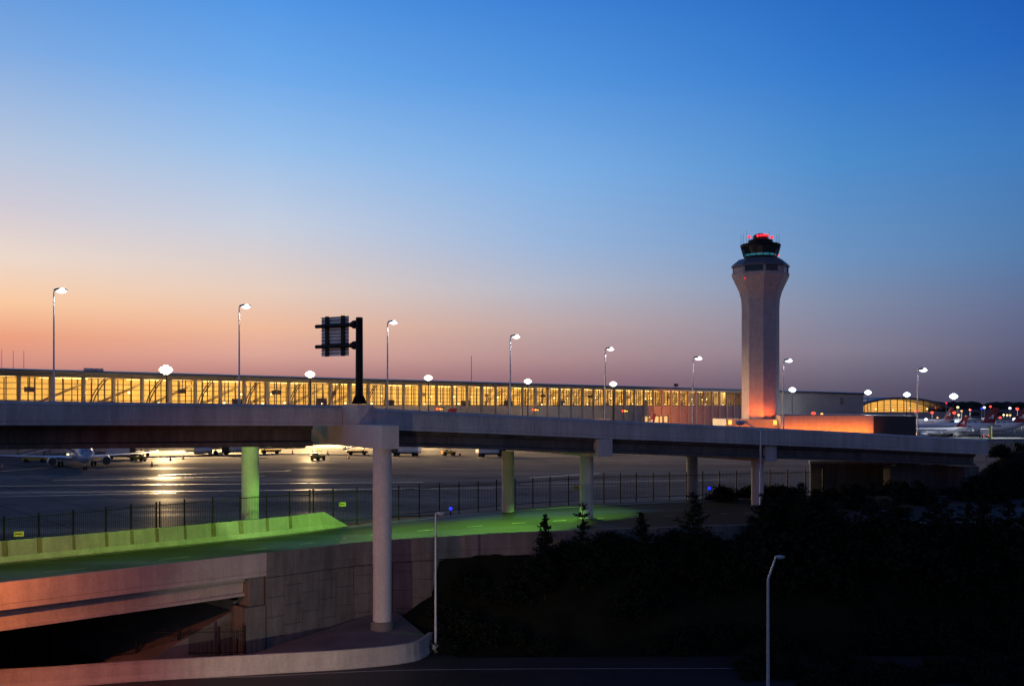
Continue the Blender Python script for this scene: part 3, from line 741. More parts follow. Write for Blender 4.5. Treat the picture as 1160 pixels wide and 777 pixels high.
mb = MB(); mb.lathe((0, 0, -0.2), [(0.42, 0), (0.36, 0.75), (0.3, 0.8)], 16); mb.build('concrete_base', M['conc_barrier'], lamp_a, smooth=True)
b = Vector((X(870, 57), 57, -6.5))
street_lamp('street_lamp', 'unlit street lamp with leaning arm in front of the black bushes, nearest the viewer', b, Zpx(630, 57), 0.42, 'lamp_off', OFFG, 1.2, 0.55, 0.085, straight=True)
b = Vector((X(861.5, 104), 104, 1.9))
street_lamp('street_lamp', 'unlit street lamp with long arm bent left, before a flyover column', b, Zpx(478, 104)+0.0, -1.45, 'lamp_off', OFFG, 0.85, 1.2, 0.1, straight=True)
# sodium lamp that stands just left of the picture and colours the ramp edge
b = Vector((X(-34, 58), 58, -6.5))
street_lamp('street_lamp', 'lit orange sodium street lamp beside the lower road at far left', b, 3.2, -0.9, 'sodium', 'sodium street lamps', 0.5, 1.0, 0.11, light=6200, azim=R(-20), light_col=(1.0, 0.23, 0.04), aim=(0, 9, -6))
b = Vector((X(300, 60), 60, -6.5))
bl_ = thing('path_lamp', 'low warm roadside lamp in front of the curved wall', 'lamp', tuple(b))
mb = MB(); mb.tube((0, 0, 0), (0, 0, 1.5), 0.09, n=12); mb.build('post', M['black_metal'], bl_, smooth=True)
mb = MB(); mb.tube((0, 0, 1.5), (0, 0, 1.78), 0.085, n=12); mb.build('lens', M['lamp_warm'], bl_, smooth=True)
mb = MB(); mb.lathe((0, 0, 1.785), [(0.13, 0), (0.12, 0.05), (0.02, 0.1)], 12); mb.build('cap', M['black_metal'], bl_, smooth=True)
lamp('path_light', 'SPOT', (0, 0.25, 1.65), 2800, (1.0, 0.80, 0.60), bl_, 0.1, (4, 14, 0.6), 125)

# ------------------------------------------------------------------ terminal
T0 = Vector((-124, 257, 0)); td = Vector((0.614, 0.789, 0)).normalized(); trz = math.atan2(td.y, td.x)
ty = Vector((-td.y, td.x, 0))
def ts(px):
    k = (px-580)/F; return (k*T0.y-T0.x)/(td.x-k*td.y)
term = thing('terminal', 'very long airport concourse with golden lit glass front and flat dark roof, behind the flyover', 'airport terminal', tuple(T0), rz=trz)
S0, S1, S2 = ts(-60), ts(839), ts(978)
BAY = 8.45; NB = int((S1-S0)/BAY); BAY = (S1-S0)/NB
DEP = 26.0
mb = MB(); mb.box((S0-30, 0, -0.2), (S1, 0.6, 12.1)); mb.build('lower_wall', M['clad'], term)
mb = MB(); mb.box((S1+0.01, 0, -0.2), (S2, DEP, 19.6)); mb.build('clad_end', M['clad'], term)
mb = MB(); mb.box((S0-30, 0.7, 11.6), (S1, DEP, 12.08)); mb.build('floor', M['infloor'], term)
mb = MB(); mb.box((S0-30, DEP+0.02, -0.2), (S1, DEP+0.5, 20)); mb.build('rear_wall', M['inwall'], term)
mb = MB(); mb.box((S0-30, 0.9, 19.65), (S1, DEP, 19.9)); mb.build('ceiling', M['inwall'], term)
prof = [(-2.2, 20.3), (-2.3, 20.75), (-2.0, 21.0), (6, 21.5), (DEP, 21.6), (DEP+1.5, 21.2), (DEP+1.5, 20.2), (-0.4, 20.2)]
mb = MB(); mb.rings([[Vector((s_, a, z)) for a, z in prof] for s_ in (S0-32, S2+2)]); mb.build('roof', M['roof'], term)
mb = MB(); mb.box((S0-30, -0.35, 19.35), (S2+0.5, 0.85, 20.19)); mb.build('roof_edge', M['fascia'], term)
mb = MB()
for k in range(60):                                    # cladding joints and downpipes on the blank end
    s_ = S1+3+k*3.1
    if s_ > S2-1: break
    mb.box((s_, -0.03, 0), (s_+0.05, -0.003, 19.3))
mb.build('cladding_joint', M['pier'], term)
mb = MB(); s_ = ts(952); mb.box((s_, -0.15, 13.2), (s_+5, -0.004, 17.6)); mb.build('louvre', M['band_glass'], term)
for k in range(NB+1):
    s_ = S0+k*BAY; wd = 0.62 if k % 4 == 3 else 0.34
    mb = MB(); mb.box((s_-wd, -0.5, 0), (s_+wd, 0.45, 19.34)); mb.build('pier', M['pier'], term)
for k in range(NB):
    a, b_ = S0+k*BAY+0.66, S0+(k+1)*BAY-0.66
    mb = MB()
    for f in (0.25, 0.5, 0.75) if k % 2 == 0 else (0.33, 0.67):
        m_ = lerp(a, b_, f); mb.box((m_-0.1, 0.1, 12.14), (m_+0.1, 0.3, 19.3))
    for z_ in (13.4, 14.9, 16.4, 17.9): mb.box((a-0.3, 0.12, z_-0.04), (b_+0.3, 0.24, z_+0.04))
    mb.box((a-0.35, 0.05, 12.11), (b_+0.35, 0.4, 12.4))
    fr = mb.build('window', M['frame'], term)
    mb = MB(); mb.box((a-0.3, 0.25, 12.41), (b_+0.3, 0.27, 19.3)); mb.build('pane', M['terminal_glass'], fr)
# back wall grid, struts, stairs, lamps inside
mb = MB(); k = S0-20
while k < S1:
    mb.box((k, DEP-0.2, 12.1), (k+0.22, DEP, 19.6)); k += 4.2
for z_ in (13.6, 15.1, 16.6, 18.1): mb.box((S0-28, DEP-0.15, z_), (S1-0.5, DEP-0.01, z_+0.14))
mb.build('rear_grid', M['instruct'], term)
def stair(s_, L, y_, rise=6.2):
    mb = MB()
    for dy in (0, 1.6):
        mb.add([(s_, y_+dy, 12.1), (s_+L, y_+dy, 12.1+rise), (s_+L, y_+dy, 12.42+rise), (s_, y_+dy, 12.42), (s_, y_+dy+0.15, 12.1), (s_+L, y_+dy+0.15, 12.1+rise), (s_+L, y_+dy+0.15, 12.42+rise), (s_, y_+dy+0.15, 12.42)],
               [(0, 1, 2, 3), (7, 6, 5, 4), (0, 4, 5, 1), (3, 2, 6, 7), (0, 3, 7, 4), (1, 5, 6, 2)])
    mb.build('inclined_truss', M['instruct'], term)
def strut(s_, y_, lean):
    mb = MB()
    for d in (0, 0.9):
        mb.path([(s_+d+lean*(u**1.6), y_, 12.1+7.5*u) for u in [i/8 for i in range(9)]], 0.17, 6)
    mb.build('curved_strut', M['instruct'], term)
k = ts(58)
while k < ts(425):
    stair(k, 17, 9, 6.8); strut(k+14.5, 7, 4.6); k += BAY*2
k = ts(560)
while k < ts(815):
    stair(k, 15, 6, 6.2); strut(k+9, 12, 5); k += BAY*1.45
mb = MB()
s_ = S0-20; i = 0
while s_ < S1-14:
    for y_ in (7.0, 18.0):
        mb = MB(); mb.box((s_, y_-0.5, 19.5), (s_+13.5, y_+0.5, 19.62)); mb.build('light_strip', M['strip'], term)
    s_ += 26; i += 1
# downlights low in the hall
k = ts(70); i = 0
while k < S1-5 and i < 70:
    mb = MB(); zl = 12.9 if i % 2 else 15.6
    mb.ellipsoid((k+random.uniform(-1, 1), random.uniform(3, 9), zl+random.uniform(-.2, .2)), 0.32, 0.32, 0.3, 8, 5); mb.build('hall_lamp', M['spotlamp'], term); k += BAY*0.72; i += 1
# gate counters and hanging boards that break up the hall
rb_ = random.Random(3)
for i in range(22):
    k = lerp(ts(20), S1-10, (i+rb_.uniform(0.1, 0.9))/22); y_ = rb_.uniform(2.5, 10); w_ = rb_.uniform(1.5, 5)
    mb = MB()
    if i % 2: mb.box((k, y_, 12.09), (k+w_, y_+0.8, 12.09+rb_.uniform(1.2, 3.2))); mb.build('gate_counter', M['instruct'], term)
    else: mb.box((k, y_, 15.6), (k+w_, y_+0.3, 16.9)); mb.box((k+w_*0.45, y_+0.1, 16.9), (k+w_*0.55, y_+0.2, 19.65)); mb.build('hanging_board', M['instruct'], term)
# area lamps of the luminous ceiling
s_ = S0-10
while s_ < S1:
    L = 30
    lamp('hall_light', 'AREA', (s_+L/2, 9, 19.4), 9200*random.uniform(0.75, 1.25), (1.0, 0.63, 0.155), term, aim=(s_+L/2, 24, 12), size=(L*0.95, 4))
    s_ += L
# small things on roof
for px, lab in ((98, 'small row of white roof units on the terminal above the left flyover'), (768, 'small dark camera box on the terminal roof left of the tower')):
    s_ = ts(px); o_ = T0 + td*s_ + ty*1.0
    o = thing('roof_unit', lab, 'roof unit', (o_.x, o_.y, 21.15), rz=trz)
    n = 4 if px == 98 else 1
    mb = MB()
    if n == 1: mb.box((-1.2, -0.6, 0.6), (1.2, 0.6, 1.9)); mb.build('housing', M['black_metal'], o, bevel=0.1)
    else:
        for k in range(n):
            mb = MB(); mb.box((k*1.4, -0.5, 0.15), (k*1.4+0.9, 0.5, 0.75)); mb.build('housing', M['truck_white'], o, bevel=0.05)
    mb = MB(); mb.box((-0.2, -0.2, -0.1), (0.2 if n == 1 else n*1.4, 0.2, 0.6 if n == 1 else 0.15)); mb.build('stand', M['galv'], o)

# floodlight masts along the terminal front
FL = [(180, 419, 0.92), (343, 424, 0.75), (477, 428, 0.72), (590, 432, 0.74), (687, 435, 0.8), (891, 441.5, 1.05), (983, 444.5, 1.05), (1027, 447, 1.1), (1080, 449, 1.4)]
FL.append((1222, 415, 1.3))
FLAB = ['brightest floodlight mast at the left over the terminal roof', 'floodlight mast just left of the overhead sign', 'floodlight mast right of the black sign post', 'floodlight mast right of the pale street lamp at mid picture',
        'floodlight mast behind a street lamp pole', 'floodlight mast just right of the tower', 'floodlight mast at the left end of the arched hall', 'floodlight mast over the middle of the arched hall', 'rightmost floodlight mast beyond the arched hall', 'floodlight mast on the apron in front of the right-hand planes']
for i, ((px, py, sc), lab) in enumerate(zip(FL, FLAB)):
    s_ = ts(px); p = T0 + td*s_ - ty*3.5
    if px > 900: Zs = {983: 640, 1027: 660, 1080: 690, 1222: 392}[px]; p = Vector((X(px, Zs), Zs, 0))
    z = Zpx(py, p.y)
    o = thing('floodlight_mast', lab, 'floodlight', (p.x, p.y, 0), rz=math.atan2(p.x, -p.y)*0 , group='floodlight masts on the apron')
    mb = MB(); mb.tube((0, 0, 0), (0, 0, z+0.6), 0.26, 0.15, 10); mb.build('mast', M['black_metal'], o, smooth=True)
    mb = MB(); mb.box((-2.0*sc, -0.12, z-0.1), (2.0*sc, 0.12, z+0.1)); mb.build('crossbar', M['galv'], o)
    for kx, kz in ((-1.65, 0), (-.85, 0), (0, 0), (.85, 0), (1.65, 0), (-1.25, .62), (-.42, .75), (.42, .75), (1.25, .62), (-1.25, -.62), (-.42, -.75), (.42, -.75), (1.25, -.62), (-.4, 1.25), (.4, 1.25), (-.4, -1.25), (.4, -1.25)):  # heads spread and enlarged so their shape takes in the glare
        if True:
            mb = MB(); mb.tube((kx*sc, -0.45, z+kz*0.8*sc), (kx*sc, -0.05, z+kz*0.8*sc), 0.48*sc, 0.3*sc, 14); hd = mb.build('floodlight', M['galv'], o, smooth=True)
            mb = MB(); mb.ellipsoid((kx*sc, -0.47, z+kz*0.8*sc), 0.46*sc, 0.1, 0.46*sc, 14, 6); mb.build('lens', M['flood'] if px < 850 else M['flood_blue'], hd, smooth=True)
    cone = 108 if px < 850 else 140
    tgt = p - ty*30; 
    pwr = {0: 900000, 1: 900000, 2: 800000, 3: 480000, 4: 260000}.get(i, 300000)
    if px > 900: tgt = p + Vector((10, -60, 0))
    if px > 1200: tgt = p + Vector((-48, 28, 0)); pwr = 420000; cone = 78
    lamp('flood_lamp', 'SPOT', (0, -1.2, z), pwr, (1.0, 0.66, 0.3) if px < 850 else (0.9, 0.95, 1), o, 0.5, Vector((tgt.x-p.x, tgt.y-p.y, 0)), cone, blend=1.0)

# ------------------------------------------------------------------ arched hall far right
ah = thing('arched_hall', 'far concourse hall with low arched roof and golden lit glass, right of the tower', 'airport terminal', (X(1024, 800), 800, 0), rz=R(8))
HW = 33.0
def arch(u): return 17.2 - 5.2*abs(u)**2.2 + 1.0*u*-1
us = [-1.06+2.12*i/24 for i in range(25)]
mb = MB(); mb.rings([[Vector((u*HW, y_, arch(u)+dz)) for y_, dz in ((-3, 0), (-3, 1.5), (40, 1.5), (40, 0))] for u in us]); mb.build('arched_roof', M['roof_grey'], ah)
mb = MB(); mb.box((-HW*1.1, -0.2, 0), (HW*1.1, 0.5, 7.6)); mb.build('lower_wall', M['clad'], ah)
mb = MB(); mb.box((-HW, 24, 7), (HW, 24.5, 17)); mb.build('rear_wall', M['inwall'], ah)
mb = MB(); mb.box((-HW, 0.5, 7.2), (HW, 24, 7.58)); mb.build('floor', M['infloor'], ah)
for i in range(12):
    u0, u1 = -0.96+1.92*i/12, -0.96+1.92*(i+1)/12
    mb = MB(); mb.box((u0*HW-0.25, -0.1, 7.6), (u0*HW+0.25, 0.4, arch(u0)+0.1)); 
    for z_ in (9.4, 11.2, 13.0):
        if z_ < min(arch(u0), arch(u1)): mb.box((u0*HW+.25, 0.05, z_-.09), (u1*HW-.25, 0.25, z_+.09))
    wn = mb.build('window', M['frame'], ah)
    mb = MB(); mb.add([(u0*HW+.25, .3, 7.6), (u1*HW-.25, .3, 7.6), (u1*HW-.25, .3, arch(u1)), (u0*HW+.25, .3, arch(u0))], [(0, 1, 2, 3)]); mb.build('pane', M['terminal_glass'], wn)
for k in (-0.66, 0, 0.66): lamp('hall_light', 'AREA', (k*HW, 8, arch(k)-0.6), 5200, (1.0, 0.6, 0.16), ah, aim=(k*HW, 22, 7.6), size=(HW*0.62, 6))
for k in range(9):
    mb = MB(); mb.ellipsoid((-HW*0.85+k*HW*0.21, 3, 9.0+(k % 3)*0.8), 0.5, 0.5, 0.5, 8, 5); mb.build('hall_lamp', M['spotlamp'] if k % 2 else M['redorange_glow'], ah)

# ------------------------------------------------------------------ control tower
TZ = 400.0
def tz(y): return CZ + (HOR-y)*TZ/F
tw = thing('control_tower', 'tall tapered concrete control tower with dark cab and red beacons', 'control tower', (X(861.5, TZ), TZ, 0))
K = TZ/F; ROT = R(-95)
mb = MB(); mb.lathe((0, 0, 0), [(21*K, 0), (21*K, tz(350)), (21.6*K, tz(340)), (23.6*K, tz(332)), (26.6*K, tz(325)), (30*K, tz(318)), (32*K, tz(313.5)), (32.2*K, tz(310.2))], 8, ROT); mb.build('shaft', M['tower'], tw)
mb = MB(); mb.lathe((0, 0, 0), [(30.6*K, tz(310.1)), (30.6*K, tz(303.6))], 8, ROT); mb.build('window_band', M['band_glass'], tw)
for i in range(8):
    a = ROT+i*math.pi/4; mb = MB(); d = Vector((math.cos(a), math.sin(a), 0)); q = Vector((-d.y, d.x, 0)); c0 = d*30.4*K
    mb.obox((0, 0, 0), d, q, (30.2*K, -0.5, tz(310.1)), (31.0*K, 0.5, tz(303.7))); mb.build('band_mullion', M['pier'], tw)
for i in (6, 0):   # two pale solid bays in the window band
    a0, a1 = ROT+i*math.pi/4, ROT+(i+1)*math.pi/4
    p0, p1 = [Vector((math.cos(a), math.sin(a), 0))*30.9*K for a in (a0, a1)]
    if i == 6: p1 = p0.lerp(p1, 0.93)
    else: p0 = p0.lerp(p1, 0.7)
    mb = MB(); mb.add([p0+Vector((0, 0, tz(309.8))), p1+Vector((0, 0, tz(309.8))), p1+Vector((0, 0, tz(304))), p0+Vector((0, 0, tz(304)))], [(0, 1, 2, 3)])
    mb.build('band_panel', M['tower'], tw)
mb = MB(); mb.lathe((0, 0, 0), [(32.6*K, tz(303.5)), (32.8*K, tz(302.3)), (31.0*K, tz(300.0)), (24*K, tz(294.3)), (18.6*K, tz(293.2))], 8, ROT); mb.build('skirt_roof', M['roof_grey'], tw)
mb = MB(); mb.lathe((0, 0, 0), [(18.2*K, tz(293.1)), (18.6*K, tz(291.2))], 16, ROT); mb.build('cab_sill', M['black_metal'], tw)
mb = MB(); mb.lathe((0, 0, 0), [(18.7*K, tz(291.1)), (21.6*K, tz(281.1))], 16, ROT); mb.build('cab_glass', M['cab_glass'], tw)
for i in range(16):
    a = ROT+i*math.pi/8; d = Vector((math.cos(a), math.sin(a), 0))
    mb = MB(); mb.tube(d*18.75*K+Vector((0, 0, tz(291.1))), d*21.65*K+Vector((0, 0, tz(281))), 0.14, n=6); mb.build('cab_mullion', M['black_metal'], tw)
mb = MB(); mb.lathe((0, 0, 0), [(17.2*K, tz(291.0)), (17.6*K, tz(288.6))], 16, ROT); mb.build('console_glow', M['cyan_glow'], tw)
mb = MB(); mb.lathe((0, 0, 0), [(16*K, tz(288.5)), (16.5*K, tz(281.2))], 16, ROT); mb.build('cab_core', M['black_metal'], tw)
mb = MB(); mb.lathe((0, 0, 0), [(22.2*K, tz(281)), (22.8*K, tz(278.2)), (21.6*K, tz(277.2)), (15*K, tz(276.6))], 16, ROT); mb.build('cab_roof', M['black_metal'], tw)
mb = MB(); mb.lathe((0, 0, 0), [(13.8*K, tz(276.5)), (13.8*K, tz(272.6)), (9*K, tz(271.2))], 12, ROT); mb.build('equipment_ring', M['black_metal'], tw)
mb = MB(); mb.lathe((0, 0, 0), [(8.4*K, tz(271.0)), (8.8*K, tz(268.6)), (7.4*K, tz(266.6)), (4*K, tz(265.2)), (1, tz(264.8))], 20); mb.build('radar_dome', M['truck_dark'], tw, smooth=True)
for dx, dy, py, r, mt in ((-13, 0, 268.5, 1.9, 'red_glow'), (13, 0, 269, 1.9, 'red_glow'), (-5, -9, 268.5, 1.7, 'red_glow'), (-1.5, -9.3, 268.2, 1.7, 'red_glow'), (2, -9.3, 267.8, 2.0, 'red_glow'), (5.5, -9, 268.2, 1.7, 'red_glow'), (17.5, -12, 291.2, 1.1, 'redorange_glow'), (-22.4, -20, 317.5, 0.8, 'red_glow')):
    mb = MB(); mb.ellipsoid((dx*K, dy*K, tz(py)), r*K, r*K, r*K*0.8, 12, 7); mb.build('beacon', M[mt], tw, smooth=True)
    if dx in (-13, 13):
        mb = MB(); mb.tube((dx*K, dy*K, tz(277)), (dx*K, dy*K, tz(270)), 0.1, n=6); mb.build('beacon_stem', M['black_metal'], tw)
for dx, top in ((-22, 266), (-19.5, 264), (-15.5, 261.5), (9.5, 262), (18.5, 266), (21, 264.5)):
    mb = MB(); mb.tube((dx*K, 0, tz(277.5)), (dx*K, 0, tz(top)), 0.06, 0.04, 5); mb.build('antenna', M['black_metal'], tw)

# service building at the tower foot
BZ = 386.0
bx0, bx1 = X(825, BZ), X(989.5, BZ)
sb = thing('service_building', 'low flat building glowing orange at the foot of the control tower', 'building', ((bx0+bx1)/2, BZ, 0), world=True)
zt = Zpx(470.5, BZ)
zl = Zpx(475, BZ)
mb = MB(); mb.box((X(884, BZ), BZ, -0.2), (bx1, BZ+30, zt)); mb.build('wall', M['clad_orange'], sb)
mb = MB(); mb.box((bx0, BZ+4, -0.2), (X(884, BZ)-0.02, BZ+30, zl)); mb.build('wall', M['clad_orange'], sb)
mb = MB(); mb.box((bx1+0.02, BZ+2.0, -0.2), (X(1040, BZ), BZ+30, zt-0.1)); mb.build('dark_wing', M['truck_dark'], sb)
mb = MB(); mb.box((X(884, BZ)-0.1, BZ-0.15, zt+0.003), (bx1+0.1, BZ+30.1, zt+0.25)); mb.build('roof_edge', M['roof'], sb)
mb = MB()
for px in (915, 946): mb.box((X(px, BZ), BZ-0.04, 0), (X(px, BZ)+0.06, BZ-0.003, zt-0.1))
mb.build('wall_joint', M['pier'], sb)
for px in (827.5, 876):
    mb = MB(); mb.box((X(px, BZ), BZ+3.9 if px < 850 else BZ-0.1, Zpx(481, BZ)), (X(px+4, BZ), BZ+3.98 if px < 850 else BZ+0.02, Zpx(476, BZ))); mb.build('lit_window', M['amber_glow'], sb)
for px, pw_ in [(889+i_*8.6, 1500+i_*40) for i_ in range(12)] + [(829+i_*8.6, 900) for i_ in range(7)]:
    mb = MB(); x_ = X(px, BZ); mb.box((x_-.25, BZ-5.3, 0), (x_+.25, BZ-4.9, 0.5)); mb.build('wall_washer', M['black_metal'], sb)
    lamp('sodium_wash', 'SPOT', (x_, BZ-5.1, 0.65), pw_*1.5, (1.0, 0.19, 0.012), sb, 0.15, (x_+0.3, BZ, 3.0), 92, blend=1.0)
for x_, y_, pw_ in ((X(838, 391.5), 391.5, 1500), (X(850, 391.2), 391.2, 1900), (X(863, 391.2), 391.2, 1900), (X(876, 391.5), 391.5, 1200)):
    mb = MB(); mb.box((x_-.25, y_-.2, zl+0.01), (x_+.25, y_+.2, zl+0.4)); mb.build('uplight', M['black_metal'], tw if False else sb)
    lamp('sodium_up', 'SPOT', (x_, y_, zl+0.6), pw_, (1.0, 0.12, 0.004), sb, 0.15, (X(861, TZ)+(x_-X(861, TZ))*0.7, TZ-5.5, zl+6), 116)
lamp('sodium_left', 'SPOT', (X(815, 470), 470, 1.0), 110000, (1.0, 0.22, 0.03), sb, 0.2, (X(815, 540), 545, 8), 120)
# roof plant and small lights on the building
for px, py, r, mt in ((921.5, 468.3, 0.65, 'redorange_glow'), (931, 468.8, 0.4, 'amber_glow')):
    mb = MB(); p = at(px, py, BZ+8); mb.ellipsoid(p, r*1.3, r, r, 10, 6); f = mb.build('roof_lamp', M[mt], sb, smooth=True)
    mb = MB(); mb.tube((p.x, p.y, zt), (p.x, p.y, p.z-r*.8), 0.12, n=6); mb.build('stem', M['black_metal'], sb)
# lower wall goods door glow on terminal, signs
sdoor = ts(741)
mb = MB(); mb.box((ts(728), -0.25, 0), (ts(756), -0.02, 7.2)); dr = mb.build('lit_doorway', glow('lit doorway', (1.0, 0.55, 0.16, 1), 0.9), term)
mb = MB()
for px in (728, 733.5, 740, 746, 751, 756): mb.box((ts(px)-0.4, -0.45, 0), (ts(px)+0.4, -0.26, 7.4))
mb.box((ts(727.5), -0.46, 7.2), (ts(756.5), -0.27, 7.6)); mb.box((ts(727.5), -0.43, 4.0), (ts(756.5), -0.28, 4.2))
mb.build('door_frame', M['instruct'], dr)
mb = MB(); mb.box((ts(640), -0.25, 0), (ts(689), -0.02, 6.4)); mb.build('lit_doorway', glow('dim lit doorway', (1.0, 0.32, 0.08, 1), 0.28), term)

GS = [(604.5, 464, 11, 'red and amber gate sign on the terminal wall left of the middle street lamp pole'), (706, 465.3, 10, 'red and amber gate sign on the terminal wall right of the middle floodlight'), (498, 463, 9, 'red and amber gate sign beside a red aircraft fin')]
for px, py, wpx, lab in GS:
    s_ = ts(px); p = T0 + td*s_ - ty*0.6
    if px < 500: p = at(px, py, 300)
    kk = p.y/F
    o = thing('gate_sign', lab, 'gate sign', (p.x, p.y, Zpx(py, p.y)), group='lit gate signs')
    W_ = wpx*kk
    mb = MB(); mb.box((-W_/2, 0, -1.9*kk), (W_/2, 0.5, 1.9*kk)); mb.build('case', M['truck_dark'], o)
    mb = MB(); mb.ellipsoid((-W_*0.28, -0.2, 0), 1.7*kk, 0.3, 1.5*kk, 12, 7); mb.build('red_lamp', M['redorange_glow'], o)
    mb = MB(); mb.box((-W_*0.02, -0.12, -1.2*kk), (W_*0.16, -0.02, 0.9*kk)); mb.box((W_*0.22, -0.12, -1.0*kk), (W_*0.4, -0.02, 0.3*kk)); mb.build('amber_panel', M['amber_glow'], o)
    mb = MB(); mb.box((-0.3, 0.51, -0.5), (0.3, 0.62 if px > 500 else 1.2, 0.5)); mb.build('bracket', M['truck_dark'], o)
    if px < 500:
        mb = MB(); mb.tube((0, 0.6, -Zpx(py, p.y)), (0, 0.6, -1.9*kk), 0.2, n=8); mb.build('post', M['truck_dark'], o)

# ------------------------------------------------------------------ airliners
def airliner(label, loc, rz, body='silver', fin='red_tail', lit=True, L=36.0, belly='silver'):
    o = thing('airliner', label, 'airliner', loc, rz=rz, group='parked airliners')
    r = 1.9; zc = 3.25
    prof = [(-0.5, 0.05, 0.9), (-0.47, 0.35, 0.75), (-0.38, 0.72, 0.4), (-0.25, 0.97, 0.06), (-0.1, 1, 0), (0.15, 1, 0), (0.36, 1, 0), (0.42, 0.93, -0.03), (0.46, 0.74, -0.12), (0.485, 0.45, -0.22), (0.5, 0.08, -0.32)]
    mb = MB(); mb.rings([[Vector((u*L, r*k*math.cos(a), zc + dz*r + r*k*math.sin(a))) for a in [2*math.pi*i/20 for i in range(20)]] for u, k, dz in prof]); fz = mb.build('fuselage', M[body], o, smooth=True)
    for sd in (1, -1):
        mb = MB(); mb.box((-0.24*L, sd*r*0.965-0.03, zc+0.45), (0.34*L, sd*r*0.965+0.03, zc+0.8)); mb.build('window_band', M['dark_glass'], fz)
    mb = MB(); mb.rings([[Vector((u*L, r*k*1.012*math.cos(a), zc+dz*r + r*k*1.012*math.sin(a))) for a in [R(25), R(55), R(90), R(125), R(155)]] for u, k, dz in ((0.452, 0.79, -0.10), (0.472, 0.62, -0.165))], False); mb.build('cockpit_glass', M['dark_glass'], fz)
    for sd in (1, -1):
        mb = MB()
        def foil(x0, c_, y_, z_, t_): return [Vector((x0, y_, z_)), Vector((x0-c_*0.3, y_, z_+t_)), Vector((x0-c_, y_, z_+0.02)), Vector((x0-c_*0.4, y_, z_-t_*0.6))]
        mb.rings([foil(0.12*L, 6.6, sd*1.2, 2.1, 0.42), foil(0.0*L, 4.0, sd*6.2, 2.25, 0.26), foil(-0.155*L, 1.5, sd*17.6, 2.6, 0.1)]); wg = mb.build('wing', M['white_paint'] if lit else M[body], o)
        mb = MB(); mb.ellipsoid((-0.16*L, sd*17.9, 2.62), 0.55, 0.5, 0.5, 12, 8); mb.build('wing_light', M['yellow_glow'] if lit else M['silver'], wg)
        mb = MB(); mb.rings([[Vector((0.125*L-u, sd*5.5+rr*math.cos(a), 1.4+rr*math.sin(a))) for a in [2*math.pi*i/16 for i in range(16)]] for u, rr in ((0, 0.88), (0.25, 1.0), (2.0, 0.98), (3.6, 0.7), (4.2, 0.55))]); en = mb.build('engine', M[body], o, smooth=True)
        mb = MB(); mb.tube((0.125*L+0.01, sd*5.5, 1.4), (0.125*L+0.03, sd*5.5, 1.4), 0.84, n=16); mb.build('inlet', M['engine'], en)
        mb = MB(); mb.add([(0.09*L, sd*5.5-.1, 2.2), (0.0*L, sd*5.5-.1, 2.2), (0.0*L, sd*5.5-.1, 2.4), (0.07*L, sd*5.5-.1, 2.4), (0.09*L, sd*5.5+.1, 2.2), (0.0*L, sd*5.5+.1, 2.2), (0.0*L, sd*5.5+.1, 2.4), (0.07*L, sd*5.5+.1, 2.4)], [(0, 1, 2, 3), (7, 6, 5, 4), (0, 4, 5, 1), (1, 5, 6, 2), (2, 6, 7, 3), (3, 7, 4, 0)]); mb.build('pylon', M[body], en)
        mb = MB(); mb.rings([foil(-0.40*L, 3.6, sd*0.5, 4.9, 0.16), foil(-0.485*L, 1.4, sd*6.0, 5.3, 0.07)]); mb.build('tailplane', M['white_paint'], o)
        mb = MB(); mb.tube((-0.03*L, sd*3.4, 0.55), (-0.03*L, sd*3.2, 2.6), 0.14, n=8); gr = mb.build('main_gear', M['galv'], o)
        for dy in (-0.35, 0.35):
            mb = MB(); mb.tube((-0.03*L, sd*3.4+dy-.18, 0.56), (-0.03*L, sd*3.4+dy+.18, 0.56), 0.56, n=16); mb.build('wheel', M['tyre'], gr, smooth=True)
    mb = MB(); mb.tube((0.40*L, 0, 0.4), (0.39*L, 0, 2.2), 0.11, n=8); gr = mb.build('nose_gear', M['galv'], o)
    for dy in (-0.24, 0.24):
        mb = MB(); mb.tube((0.40*L, dy-.12, 0.42), (0.40*L, dy+.12, 0.42), 0.42, n=14); mb.build('wheel', M['tyre'], gr, smooth=True)
    mb = MB()
    def fnl(x0, c_, z_, t_): return [Vector((x0, 0, z_)), Vector((x0-c_*0.35, t_, z_)), Vector((x0-c_, 0, z_)), Vector((x0-c_*0.35, -t_, z_))]
    mb.rings([fnl(-0.33*L, 5.9, 5.0, 0.22), fnl(-0.36*L, 5.1, 5.7, 0.2), fnl(-0.475*L, 2.3, 11.4, 0.09)]); ff = mb.build('fin', M[fin], o)
    if fin == 'red_tail':
        mb = MB()
        for sd in (1, -1):
            cx = -0.435*L
            mb.add([(cx-0.9, sd*0.215, 7.0), (cx-1.6, sd*0.215, 7.0), (cx-1.9, sd*0.19, 8.6), (cx-1.0, sd*0.19, 8.6)], [(0, 1, 2, 3)])
            mb.add([(cx+0.5, sd*0.22, 7.2), (cx-0.5, sd*0.22, 7.2), (cx-1.1, sd*0.2, 8.1)], [(0, 1, 2)])
        mb.build('tail_mark', M['white_paint'], ff)
    if lit:
        for x_, y_, z_, mt in ((0.28*L, 0, zc+r+0.08, 'yellow_glow'), (0.08*L, 0.0, zc+r+0.08, 'yellow_glow'), (0.12*L, -2.4, 2.9, 'yellow_glow'), (0.12*L, 2.4, 2.9, 'yellow_glow')):
            mb = MB(); mb.ellipsoid((x_, y_, z_), 0.32, 0.3, 0.24, 8, 5); mb.build('marker_light', M[mt], fz)
    return o
p1 = at(88, 0, 211)
airliner('silver airliner facing the viewer at far left, lamps glowing at its wing tips', (p1.x, p1.y, 0), R(-90+28)).scale = (0.9,)*3
p2 = at(236, 0, 262)
